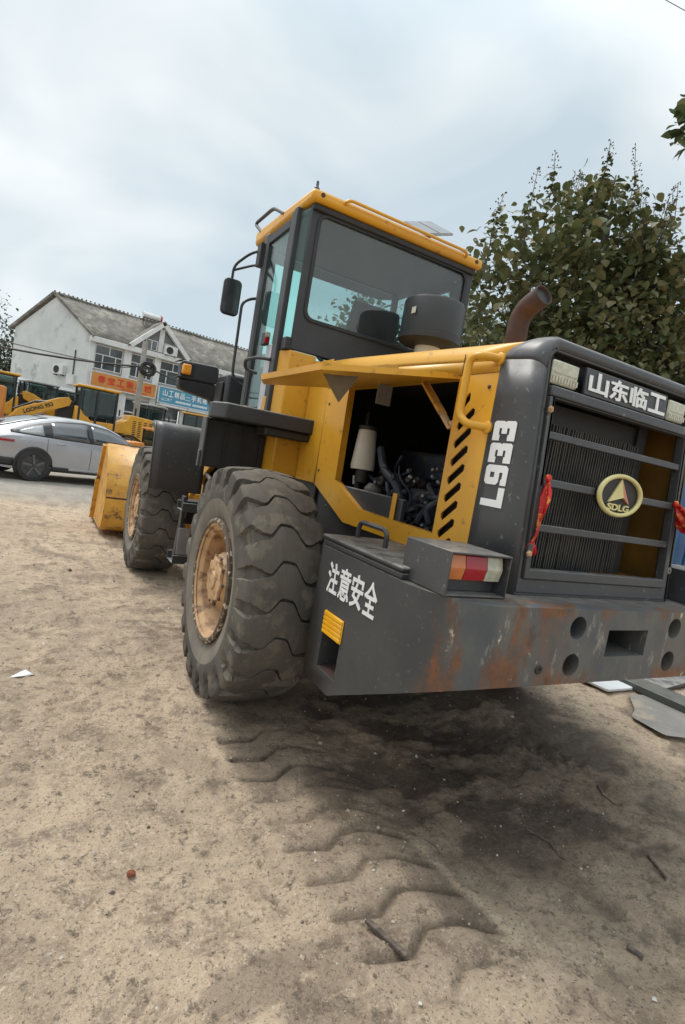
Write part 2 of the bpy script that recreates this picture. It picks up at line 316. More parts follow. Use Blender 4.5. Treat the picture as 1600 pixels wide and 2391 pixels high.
# ------------------------------------------------------------------ ground: one sheet to the horizon, fine near the machine
def axis(a, b, st, far, grow):
    mid = list(np.arange(a, b, st)); lo = []; hi = []; d = st; v = a
    while v > -far: d *= grow; v -= d; lo.append(v)
    d = st; v = mid[-1]
    while v < far: d *= grow; v += d; hi.append(v)
    return np.array(lo[::-1] + mid + hi)
def zig(u): return np.where(u < -.35, 0., np.where(u < .1, (u + .35) / .45, np.where(u < .5, 1., 1. - (u - .5) * 1.5)))
def make_ground():
    xs = axis(-3.2, 1.7, .0115, 700, 1.045); ys = axis(-2.45, .9, .0115, 700, 1.03)
    X, Y = np.meshgrid(xs, ys); D = np.hypot(X + 1.95, Y + 2.78)
    fine = 1 - sst(7, 16, D)
    wx = X + .25 * fbm(X, Y, 1.1, 91, 3); wy = Y + .25 * fbm(X, Y, 1.1, 77, 3)
    h = (fbm(wx, wy, .55, 3, 3) - .5) * .10 * fine
    h = h + (fbm(wx, wy * .8, 2.6, 11, 4) - .5) * .045 * fine + (fbm(X, Y, 11, 21, 4, .6) - .5) * .020 * fine + (fbm(X, Y, 30, 23, 3, .7) - .5) * .013 * fine
    scuff = fbm(wx * .8 + wy * .5, wy - wx * .3, 3.4, 41, 5, .6); h = h - sst(.54, .66, scuff) * .014 * fine
    # moist oily soil, plus the machine's soft shadow painted in as dark colour
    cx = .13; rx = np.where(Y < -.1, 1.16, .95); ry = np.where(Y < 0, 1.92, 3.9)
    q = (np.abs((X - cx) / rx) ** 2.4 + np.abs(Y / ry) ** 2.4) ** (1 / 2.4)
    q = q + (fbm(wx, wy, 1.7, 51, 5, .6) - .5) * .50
    damp_shade = 1 - sst(.84, 1.12, q)
    mott = fbm(wx, wy * 1.6, 3.1, 61, 5, .6); damp_shade = damp_shade * (.52 + .48 * (1 - sst(.44, .60, mott)))
    h = h - .012 * damp_shade
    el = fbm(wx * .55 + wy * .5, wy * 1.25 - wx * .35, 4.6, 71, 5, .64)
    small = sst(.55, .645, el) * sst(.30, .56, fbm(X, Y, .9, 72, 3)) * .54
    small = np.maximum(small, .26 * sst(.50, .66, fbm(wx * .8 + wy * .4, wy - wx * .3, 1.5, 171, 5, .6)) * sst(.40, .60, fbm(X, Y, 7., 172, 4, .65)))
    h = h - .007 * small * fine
    damp_shade = np.maximum(damp_shade, small * fine)
    # prints of the rear tyre where it rolled forward
    def track(x0, y0, y1, wd, seed, amp, bend=0.):
        nonlocal h, damp_shade
        u = (X - x0 - bend * (Y - y1) ** 2) / (wd / 2); ins = (1 - sst(.92, 1.08, np.abs(u))) * sst(y0, y0 + .25, Y) * (1 - sst(y1 - .1, y1, Y))
        ph = (Y - .085 * zig(u) + .03 * u + .03 * (fbm(X, Y, 5, seed, 3) - .5) + .09 * (fbm(X, Y, 1.5, seed + 9, 2) - .5) ) / .150; fr = ph - np.floor(ph)
        rg = np.exp(-((fr - .5) / (.065 + .05 * fbm(X, Y, 9, seed + 20, 3))) ** 2)
        str_ = ins * amp * np.clip(2.0 * fbm(X, Y, 3.0, seed + 3, 4) - .12, 0, 1.2)
        h = h * (1 - .8 * ins * min(1, amp)) + str_ * (-.006 - .019 * rg)
        h = h + str_ * .003 * np.exp(-((fr - .80) / .09) ** 2)
        edge = np.exp(-((np.abs(u) - 1.08) / .1) ** 2) * sst(y0, y0 + .25, Y) * (1 - sst(y1 - .1, y1, Y)); h = h + .010 * edge * amp
        damp_shade = np.maximum(damp_shade, str_ * (.26 + .34 * sst(.4, .62, fbm(wx, wy, 4.1, seed + 40, 4)) + .52 * rg))  # moist print floor, with the shade along the print lines painted in darker
    track(-.90, -1.95, -.35, .47, 5, 1.0, .05); track(-.84, -1.75, -.30, .44, 105, .35, .03)
    track(.92, -1.6, -.3, .47, 8, .4)
    track(-2.25, -2.2, 5.5, .34, 14, .30, .006)
    # shoe prints: ribbed ovals
    for (px, py, a) in ((-1.52, -1.95, .5), (-1.18, -2.02, .2), (-1.36, -1.42, -.3), (-1.0, -1.9, .9), (-.35, -2.0, .4), (-2.0, -1.2, .3), (-1.7, -.3, -.2), (-.62, -1.83, .1), (-1.62, -1.62, .8), (-2.2, -.2, .2)):
        u = ((X - px) * math.cos(a) + (Y - py) * math.sin(a)) / .05; v = (-(X - px) * math.sin(a) + (Y - py) * math.cos(a)) / .13
        ins = 1 - sst(.8, 1.05, np.sqrt(u * u + v * v)); k = ins * (.35 + .65 * np.cos(v * 40)) * .5
        h = h - .004 * ins - .006 * k * ins; damp_shade = np.maximum(damp_shade, .32 * ins * sst(.2, .9, np.cos(v * 40)))
    # flat under the wheels
    for (wx_, wy_) in ((-.92, 0), (.92, 0), (-.92, 2.91), (.92, 2.91)):
        k = np.exp(-(((X - wx_) / .32) ** 4 + ((Y - wy_) / .42) ** 4)); h = h * (1 - k) + .004 * k
        rim_ = np.exp(-(((np.abs(X - wx_) - .30) / .07) ** 2)) * np.exp(-((Y - wy_) / .38) ** 4); h = h + .018 * rim_ * (.5 + fbm(X, Y, 6, 15, 2))
    h = h + .033 * (1 - sst(.5, 2.6, Y)) - .02 * sst(30, 60, D)
    co = np.stack([X, Y, h], -1).reshape(-1, 3).astype(np.float32); ny, nx = X.shape
    i = np.arange(ny * nx).reshape(ny, nx); f = np.stack([i[:-1, :-1], i[:-1, 1:], i[1:, 1:], i[1:, :-1]], -1).reshape(-1, 4)
    me = bpy.data.meshes.new('sandy_ground'); me.vertices.add(len(co)); me.vertices.foreach_set('co', co.ravel())
    me.loops.add(f.size); me.loops.foreach_set('vertex_index', f.ravel().astype(np.int32)); me.polygons.add(len(f))
    me.polygons.foreach_set('loop_start', np.arange(0, f.size, 4, dtype=np.int32)); me.polygons.foreach_set('loop_total', np.full(len(f), 4, np.int32))
    me.update(calc_edges=True); me.polygons.foreach_set('use_smooth', [True] * len(f))
    for nm, arr in (('damp_shade', damp_shade), ('road', sst(6.0, 8.2, Y + .5 * (fbm(X, Y, .8, 31, 3) - .5)))):
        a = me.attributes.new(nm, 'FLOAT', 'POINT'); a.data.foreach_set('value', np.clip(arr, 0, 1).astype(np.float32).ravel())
    m = bpy.data.materials.new('sandy_soil'); m.use_nodes = True; t = m.node_tree; L = t.links.new; b = t.nodes['Principled BSDF']
    b.inputs['Specular IOR Level'].default_value = .25
    tcn = N(t, 'ShaderNodeTexCoord')
    def nse(s, d=6, r=.65):
        n = N(t, 'ShaderNodeTexNoise'); n.inputs['Scale'].default_value = s; n.inputs['Detail'].default_value = d; n.inputs['Roughness'].default_value = r; L(tcn.outputs['Object'], n.inputs['Vector']); return n.outputs['Fac']
    def mr(src, a, c):
        r = N(t, 'ShaderNodeMapRange', interpolation_type='SMOOTHSTEP'); r.inputs['From Min'].default_value = a; r.inputs['From Max'].default_value = c; L(src, r.inputs['Value']); return r.outputs[0]
    def mix(fc, a, c):
        x = N(t, 'ShaderNodeMix', data_type='RGBA'); L(fc, x.inputs[0])
        for k, v in ((6, a), (7, c)):
            if isinstance(v, tuple): x.inputs[k].default_value = (*v, 1)
            else: L(v, x.inputs[k])
        return x.outputs[2]
    c = mix(mr(nse(1.3), .35, .65), (.56, .43, .305), (.455, .347, .248))
    c = mix(mr(nse(7, 8, .72), .48, .66), c, (.27, .203, .146))
    c = mix(mr(nse(19, 8, .75), .53, .64), c, (.19, .145, .105))
    c = mix(mr(nse(64, 4, .8), .53, .70), c, (.66, .54, .42))
    c = mix(mr(nse(88, 4, .8), .54, .66), c, (.15, .113, .082))
    at = N(t, 'ShaderNodeAttribute', attribute_name='road'); c = mix(at.outputs['Fac'], c, mix(mr(nse(2.5), .35, .7), (.36, .32, .27), (.29, .26, .225)))
    ad = N(t, 'ShaderNodeAttribute', attribute_name='damp_shade')
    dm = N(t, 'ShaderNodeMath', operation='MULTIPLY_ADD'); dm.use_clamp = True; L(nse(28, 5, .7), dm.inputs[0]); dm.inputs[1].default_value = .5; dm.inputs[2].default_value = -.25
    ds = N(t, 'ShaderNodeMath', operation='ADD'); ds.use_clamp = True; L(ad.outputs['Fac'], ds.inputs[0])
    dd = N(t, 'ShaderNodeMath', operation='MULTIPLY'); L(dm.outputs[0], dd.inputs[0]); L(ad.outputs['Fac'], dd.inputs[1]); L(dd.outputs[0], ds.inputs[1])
    wet_shade = mix(mr(nse(60, 4, .7), .4, .7), (.105, .078, .057), (.160, .121, .088)); c = mix(ds.outputs[0], c, wet_shade)  # dark tint for the moist soil and the painted shadow
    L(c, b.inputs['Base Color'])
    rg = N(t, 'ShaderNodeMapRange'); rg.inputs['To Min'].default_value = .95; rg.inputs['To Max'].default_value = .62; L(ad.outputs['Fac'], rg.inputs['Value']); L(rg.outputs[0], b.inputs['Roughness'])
    bp = N(t, 'ShaderNodeBump'); bp.inputs['Strength'].default_value = 1.; bp.inputs['Distance'].default_value = .010; L(nse(95, 4, .8), bp.inputs['Height'])
    bp2 = N(t, 'ShaderNodeBump'); bp2.inputs['Strength'].default_value = .6; bp2.inputs['Distance'].default_value = .02; L(nse(26, 5, .7), bp2.inputs['Height']); L(bp.outputs[0], bp2.inputs['Normal']); L(bp2.outputs[0], b.inputs['Normal'])
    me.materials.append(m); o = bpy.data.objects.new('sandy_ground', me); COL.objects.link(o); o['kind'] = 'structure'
    zi = lambda x, y: float(h[np.clip(np.searchsorted(ys, y), 0, ny - 1), np.clip(np.searchsorted(xs, x), 0, nx - 1)])
    return zi
GZ = make_ground()

# ------------------------------------------------------------------ wheel loader
LD = empty('wheel_loader', (0, 0, 0), 'large dark grey and yellow wheel loader seen from behind with its engine door propped open', 'wheel loader')
def lcol(name, m, *boxes, bev=.006): return B(name, m, LD, *boxes, bev=bev)

# counterweight
def counterweight():
    g = MB(); zt = 1.0; dep = .24
    zb = lambda y: .428 if y > -.94 else .428 + (-.94 - y) * .481
    xr = .66; yr = -1.573; n = 10
    circ = lambda cx, cz, r, k=20: [(cx + r * math.cos(2 * PI * i / k), cz + r * math.sin(2 * PI * i / k)) for i in range(k)]
    holes = [circ(x, z, .041) for x in (-.288, .288) for z in (.934, .800)] + [[(-.117, .827), (.117, .827), (.117, .926), (-.117, .926)]]
    outer = [(-xr, zb(yr)), (xr, zb(yr)), (xr, zt), (-xr, zt)]
    loops = [outer] + holes; flat = [p for l in loops for p in l]
    g.add([(p[0], yr, p[1]) for p in flat], [tuple(t) for t in tessellate_polygon([[Vector((p[0], p[1], 0)) for p in l] for l in loops])])
    for h in holes:
        k = len(h); g.add([(p[0], yr, p[1]) for p in h] + [(p[0], yr + dep, p[1]) for p in h], [(i, (i + 1) % k, (i + 1) % k + k, i + k) for i in range(k)] + [tuple(range(k, 2 * k))])
    top = []; 
    for s in (-1, 1):
        pl = [(s * (xr + (.865 - xr) * math.sin(i / n * PI / 2)), yr + (yr + 1.30) * -1 * (1 - math.cos(i / n * PI / 2))) for i in range(n + 1)]
        g.grid([[(x, y, zb(y)) for x, y in pl], [(x, y, zt) for x, y in pl]])
        y2 = pl[-1][1]
        hole = [(-.975, .505), (-.82, .505), (-.82, .655), (-.975, .655)]
        outp = [(y2, zb(y2)), (-.94, .428), (-.705, .428), (-.705, zt), (y2, zt)]
        lp = [outp, hole]; fl = [p for l in lp for p in l]
        g.add([(s * .865, p[0], p[1]) for p in fl], [tuple(t) for t in tessellate_polygon([[Vector((p[0], p[1], 0)) for p in l] for l in lp])])
        k = 4; g.add([(s * .865, p[0], p[1]) for p in hole] + [(s * .70, p[0], p[1]) for p in hole], [(i, (i + 1) % k, (i + 1) % k + k, i + k) for i in range(k)] + [tuple(range(k, 2 * k))])
        B('pocket_floor', RUSTP, LD, (s * .862, s * .705, -.972, -.823, .506, .510))
        # chamfered front edge of the side pocket, front face
        g.add([(s * .865, -.705, .428), (s * .865, -.705, zt), (s * .845, -.66, zt), (s * .845, -.66, .46), (s * .3, -.66, .46), (s * .3, -.66, zt)], [(0, 1, 2, 3), (3, 2, 5, 4)])
        top.append(pl + [(s * .865, -.705), (s * .845, -.66)])
    plan = [(x, y) for x, y in top[0]][::1] + [(x, y) for x, y in reversed(top[1])]
    tt = tessellate_polygon([[Vector((p[0], p[1], 0)) for p in plan]])
    g.add([(x, y, zt) for x, y in plan], [tuple(t) for t in tt]); g.add([(x, y, zb(y)) for x, y in plan], [tuple(t) for t in tt])
    o = g.build('counterweight', CWT, LD, bev=0, smooth=30)
    m = o.data; bm = bmesh.new(); bm.from_mesh(m); bmesh.ops.remove_doubles(bm, verts=bm.verts, dist=1e-4); bmesh.ops.recalc_face_normals(bm, faces=bm.faces); bm.to_mesh(m); bm.free(); m.set_sharp_from_angle(angle=math.radians(30))
    for s in (-1, 1):
        # yellow reflector, ribbed
        g = MB()
        for k in range(5): z0 = .658 + k * .0185; g.box(s * .8655, s * .876, -.982, -.826, z0, z0 + .0165)
        g.box(s * .8652, s * .871, -.984, -.824, .656, .751)
        g.build('side_reflector', REFL, o, bev=.003)
        g = MB(); g.box(s * .855, s * .50, -1.285, -.675, 1.002, 1.022); g.build('box_rim', GREYD, o, bev=.004)
        g = MB(); g.box(s * .862, s * .495, -1.29, -.67, 1.026, 1.046); ld = g.build('box_lid', GREYD, o, bev=.008)
        g = MB(); g.tube(arc([(s * .70, -.695, 1.04), (s * .70, -.695, 1.118), (s * .70, -.925, 1.118), (s * .70, -.925, 1.04)], .05), .011); g.build('lid_handle', GREYD, o)
    # safety lettering 注意安全 on the left flank; u runs rearward (-y), v up
    for i, ch in enumerate('注意安全'):
        y0 = -.795 - i * .100; z0 = .830 + (-.795 - y0) * -.0
        text('lettering', ch, WHITE, o, (-.8665, y0, .822), (0, -1, 0), (0, 0, 1), .090, .130, .018, .0025)
    # bolt hole in the rear face: a small weld boss
    g = MB(); g.lathe([(0, .017), (.006, .015), (.006, .008), (.001, .006)], (-.447, -1.573, .79), (0, -1, 0), 12); g.build('plug', DARK, o)
    return o
CW = counterweight()

# rear chassis
lcol('rear_frame', GREYD, (-.45, .45, -.95, .9, .55, 1.02), (-.40, .40, .9, 1.5, .5, .95), (-.47, -.44, -.66, .62, .62, 1.24), (.44, .47, -.66, .62, .62, 1.24), (-.30, .30, -1.2, -.9, .6, 1.0))
lcol('rear_axle', DARK, (-.75, .75, -.12, .12, .50, .74), (-.22, .22, -.2, .2, .42, .82), bev=.03)
lcol('front_axle', DARK, (-.75, .75, 2.79, 3.03, .50, .74), (-.22, .22, 2.7, 3.1, .42, .82), bev=.03)
lcol('front_frame', GREYD, (-.36, -.30, 1.6, 3.4, .5, 1.75), (.30, .36, 1.6, 3.4, .5, 1.75), (-.30, .30, 1.6, 1.66, .5, 1.4), (-.30, .30, 3.3, 3.36, .5, 1.2), (-.2, .2, 1.3, 1.6, .55, .66), (-.2, .2, 1.3, 1.6, .95, 1.05))

# wheels ---------------------------------------------------------------
def tyre_mesh():
    sec = [(.168, .335), (.182, .348), (.196, .372), (.212, .42), (.222, .47), (.224, .515), (.221, .552), (.219, .578), (.217, .600), (.214, .620), (.209, .636), (.199, .645), (.188, .648)]
    half = sec + [(x, .6495 + .016 * (1 - (x / .186) ** 2)) for x in np.linspace(.18, .0, 20)[0:]]
    prof = half + [(-x, r) for x, r in reversed(half[:-1])]
    P = np.array(prof); P[:, 1] = .300 + (P[:, 1] - .335) * .960; n = len(P); lug = 22
    P[:, 0] *= .92; X0 = P[:, 0]; R0 = (P[:, 1] - .300) / .960 + .335; u = X0 / .184; hz = np.random.default_rng(4)
    off = .20 * sst(-.1, .6, u) - .40 * sst(.50, .12, np.abs(u + .05)) - .10 * np.abs(u)
    wid = .044 + .17 * sst(.45, 1.0, np.abs(u)) ** 1.3
    tread = sst(.545, .60, R0); side_ = sst(.52, .585, R0)
    Tc = []; Dc = []
    for k in range(lug):
        jw = hz.uniform(.85, 1.2); dj = hz.uniform(.75, 1.1); w_ = wid * jw * (1 + .18 * hz.normal(size=n) * (np.abs(u) > .3) * .5)
        for fr, dp in ((np.zeros(n), 0), ((.5 - w_) * .55, .0), (.5 - w_ * 1.05, .06), (.5 - w_ * .82, 1.), (np.full(n, .5), 1.), (.5 + w_ * .82, 1.), (.5 + w_ * 1.05, .06), (1 - (.5 - w_) * .55, 0.)):
            Tc.append((k + fr - off + .02 * math.sin(k * 2.1)) / lug * 2 * PI); Dc.append(np.full(n, dp * dj))
    T = np.array(Tc); G_ = np.array(Dc); nt_ = len(Tc)
    chip = .0035 * hz.random((nt_, n)) * tread
    r = P[:, 1][None, :] - G_ * .029 * tread * np.where(R0 > .60, 1, .9) - chip
    x = X0[None, :] * (1 - .13 * G_ * side_ * (1 - sst(.640, .652, R0)))
    y = r * np.sin(T); z = r * np.cos(T)
    zc = -.598; z = np.where(z < zc, zc + (z - zc) * .04, z); bul = np.clip((-z - .35) / .3, 0, 1) ** 2; x = x * (1 + .05 * bul)
    co = np.stack([x, y, z], -1).reshape(-1, 3); idx = np.arange(nt_ * n).reshape(nt_, n); a = idx; b_ = np.roll(idx, -1, 0)
    f = np.stack([a[:, :-1], b_[:, :-1], b_[:, 1:], a[:, 1:]], -1).reshape(-1, 4)
    g = MB(); g.v = [tuple(p) for p in co]; g.f = [tuple(int(k) for k in q) for q in f]; rr_ = np.hypot(co[:, 1], co[:, 2]); g.m = [1 if rr_[q[0]] < .445 else 0 for q in g.f]; return g
def make_wheel():                     # outer face towards -X
    g = MB()
    g.lathe([(-.186, .286), (-.194, .299), (-.186, .299), (-.175, .280), (-.16, .264), (-.06, .256), (-.05, .24), (-.045, .20), (-.03, .15), (.15, .15), (.16, .27), (.2, .30), (.205, .295)], (0, 0, 0), (1, 0, 0), 64, cap=False)
    wh = g.build('wheel', RIM, LD, smooth=30)
    ty = tyre_mesh().build('tyre', [TYRE, mat('dusty_sidewall', (.20, .175, .14), (.145, .128, .105), rough=.9, nscale=5, bump=.15)], wh, smooth=30, normals=True)
    g = MB(); g.lathe([(-.188, .298), (-.199, .301), (-.201, .312), (-.194, .327), (-.17, .326), (-.17, .298)], (0, 0, 0), (1, 0, 0), 64, close=True); g.build('lock_ring', RIMD, wh)
    g = MB(); g.lathe([(-.03, .175), (-.05, .170), (-.055, .158), (-.125, .150), (-.150, .134), (-.155, .130)], (0, 0, 0), (1, 0, 0), 40); g.build('hub', RIM, wh, smooth=25)
    g = MB()
    pts = []
    for k in range(40): a = 2 * PI * k / 40; r = .124 if (k % 4) in (0, 1) else .110; pts.append((r * math.cos(a), r * math.sin(a)))
    g.prism(pts, lambda u, v, w_: (w_, u, v), -.174, -.156); g.lathe([(-.174, .05), (-.183, .045), (-.186, .0001)], (0, 0, 0), (1, 0, 0), 16); g.build('hub_cover', RIM, wh, bev=.003)
    g = MB()
    for k in range(10): a = 2 * PI * k / 10; g.lathe([(0, .010), (-.012, .009)], (-.156, .133 * math.cos(a) * .96, .133 * math.sin(a) * .96), (1, 0, 0), 6)
    for k in range(20): a = 2 * PI * k / 20; g.lathe([(0, .013), (-.02, .012)], (-.045, .225 * math.cos(a), .225 * math.sin(a)), (1, 0, 0), 6)
    tag(g.build('wheel_bolts', RIMD, wh), kind='stuff')
    return wh
W0 = make_wheel(); W0.location = (-.938, 0, .645); W0.rotation_euler = (0, 0, 0)
for (x, y, rz) in ((-.938, 2.914, 0), (.938, 0, PI), (.938, 2.914, PI)):
    c = dup(W0, LD, (x, y, .645 if y < 1 else .612), rz)

# hood -----------------------------------------------------------------
def hood_prof(zt, r=.085, hw=.50):    # left side bottom edge of the shoulder, over the top
    o = []
    for i in range(9): a = i / 8 * PI / 2; o.append((-hw + r * (1 - math.cos(a)), zt - r + r * math.sin(a)))
    return o + [(-x, z) for x, z in reversed(o)]
def make_hood():
    nr = 18; sp = hood_prof(0)
    ztop = lambda y: 1.985 if y > .2 else (1.985 + (y - .2) * .046)
    def yb(i): t = min(i, nr - 1 - i) / 8.; return -1.18 - .16 * min(1, t) ** 1.4
    g = MB()                          # yellow top
    rows = []
    for k in range(9):
        t = k / 8; row = []
        for i, (x, z) in enumerate(sp): y = .27 + (yb(i) - .27) * t; row.append((x, y, z + ztop(y)))
        rows.append(row)
    g.grid(rows)
    # short shoulder between opening and top, both sides
    for s in (-1, 1):
        g.add([(s * .5, .27, ztop(.27) - .085), (s * .5, -1.18, ztop(-1.18) - .085), (s * .5, -1.18, 1.795), (s * .5, .27, 1.795)], [(0, 1, 2, 3)])
    hood = g.build('hood', YEL, LD, smooth=40, solid=.004)
    # side panels with opening and slanted slots
    slots = []
    for k in range(8):
        z0 = 1.655 - .0745 * k
        p = [(-.990, z0), (-.990, z0 + .016), (-1.066, z0 + .080), (-1.082, z0 + .074), (-1.082, z0 + .052), (-1.004, z0 - .014)]
        if k == 0: p = [(-.990, z0 + .004), (-.992, z0 + .022), (-1.030, z0 + .068), (-1.040, z0 + .062), (-1.042, z0 + .036), (-1.002, z0 - .008)]
        slots.append(p)
    slots.append([(-1.024, 1.086), (-1.024, 1.100), (-1.066, 1.134), (-1.082, 1.130), (-1.082, 1.108), (-1.040, 1.080)])
    opening = [(-.958, 1.132), (-.955, 1.782), (.003, 1.782), (-.010, 1.262), (-.322, 1.140)]
    outer = [(-1.18, 1.045), (-.973, 1.046), (-.176, 1.046), (.250, 1.212), (.268, 1.793), (-1.18, 1.793)]
    for s in (-1, 1):
        g = MB(); g.prism(outer, FX, s * .500, s * .494, holes=slots + ([opening] if s < 0 else []))
        if s < 0:                     # folded lips round the opening
            n = len(opening)
            for i in range(n):
                a, b = opening[i], opening[(i + 1) % n]
                g.add([(-.494, *a), (-.494, *b), (-.460, *b), (-.460, *a)], [(0, 1, 2, 3)])
        g.build('side_panel', YEL, hood, smooth=20)
    for s in (-1, 1):
        B('panel_seam', BLACK, hood, (s * .5015, s * .5040, -.9685, -.9655, 1.05, 1.10)); B('panel_seam', BLACK, hood, (s * .5015, s * .504, -.9685, -.9655, 1.80, 1.88))
        g = MB()
        for y, z in ((.22, 1.30), (.22, 1.70), (.05, 1.10), (-.60, 1.075), (-.90, 1.075), (-1.14, 1.10), (-1.14, 1.74)): g.lathe([(0, .009), (.003, .008), (.005, .004)], (s * .5005, y, z), (s, 0, 0), 8)
        tag(g.build('panel_bolts', GREYD, hood), kind='stuff')
    # panel seam: front section beside the cab
    for s in (-1, 1):
        g = MB(); g.box(s * .497, s * .488, .276, .565, 1.215, 1.975); g.box(s * .488, s * .2, .545, .565, 1.215, 1.99); g.build('front_panel', YEL, hood, bev=.006)
    g = MB(); rows = [[(x, y, z + 1.985) for x, z in sp] for y in (.275, .56)]; g.grid(rows); g.build('cowl', YEL, hood, solid=.004)
    g = MB(); g.box(-.30, .34, .16, .20, 1.986, 2.003); g.build('cowl_hinge', YEL, hood, bev=.004)
    return hood
HOOD = make_hood()

# opened engine door, hinged along its top edge, held level by a strut
def engine_door():
    g = MB(); ph = math.atan2(-.105, -.624); L_ = .635
    def F(y, z, w_):                  # closed (y,z) -> opened
        d = (1.785 - z) / .65 * L_; return (-.503 + math.cos(ph) * d - math.sin(ph) * w_, y, 1.790 + math.sin(ph) * d + math.cos(ph) * w_)
    poly = [(-.958, 1.135), (-.956, 1.783), (.004, 1.783), (-.010, 1.262), (-.322, 1.135)]
    g.prism(poly, F, 0, .010)
    inn = [(-.93, 1.16), (-.93, 1.74), (-.03, 1.74), (-.04, 1.29), (-.335, 1.165)]
    n = 5                             # return flange hanging below the skin
    for i in range(n):
        a, b = poly[i], poly[(i + 1) % n]; c, d = inn[i], inn[(i + 1) % n]
        mid = lambda p, q: (p[0] * .9 + q[0] * .1, p[1] * .9 + q[1] * .1)
        a2, b2 = mid(a, c), mid(b, d)
        g.add([F(*a, 0), F(*b, 0), F(*b, -.014), F(*a, -.014), F(*b2, -.014), F(*a2, -.014)], [(0, 1, 2, 3), (3, 2, 4, 5)])
    o = g.build('engine_door', YEL, LD, smooth=20)
    g = MB(); g.prism([(p[0] * .93 + q[0] * .07, p[1] * .93 + q[1] * .07) for p, q in zip(poly, inn)], F, -.012, -.001); g.build('door_lining', mat('foam_lining', (.040, .032, .024), (.06, .045, .03), rough=.95, nscale=7), o)
    g = MB()                          # stiffener and triangular gusset underneath
    g.prism([(-.92, 1.50), (-.92, 1.44), (-.06, 1.44), (-.06, 1.50)], F, -.030, -.013); g.build('door_stiffener', YELW, o)
    g = MB(); g.add([(-1.10, -.93, 1.668), (-.955, -.93, 1.690), (-1.020, -.93, 1.580), (-1.10, -.922, 1.668), (-.955, -.922, 1.690), (-1.020, -.922, 1.580)], [(0, 1, 2), (3, 5, 4), (0, 1, 4, 3), (1, 2, 5, 4), (2, 0, 3, 5)]); g.build('door_gusset', mat('brown_gusset', (.11, .07, .03), (.085, .055, .025), rough=.7), o)
    g = MB(); g.beam((-.515, -.735, 1.775), (-.500, -.885, 1.635), .012, .045, (1, 0, 0)); g.build('strut_arm', YELW, o, bev=.003)
    g = MB(); g.beam((-.504, -.865, 1.655), (-.490, -.945, 1.575), .010, .040, (1, 0, 0)); g.beam((-.49, -.935, 1.585), (-.47, -.95, 1.60), .03, .04); g.build('strut_link', RIM, o, bev=.003)
    g = MB(); g.box(-.60, -.52, -.485, -.478, 1.67, 1.765); g.build('paper_tag', mat('dusty_paper', (.20, .19, .17), rough=.8), o)
engine_door()

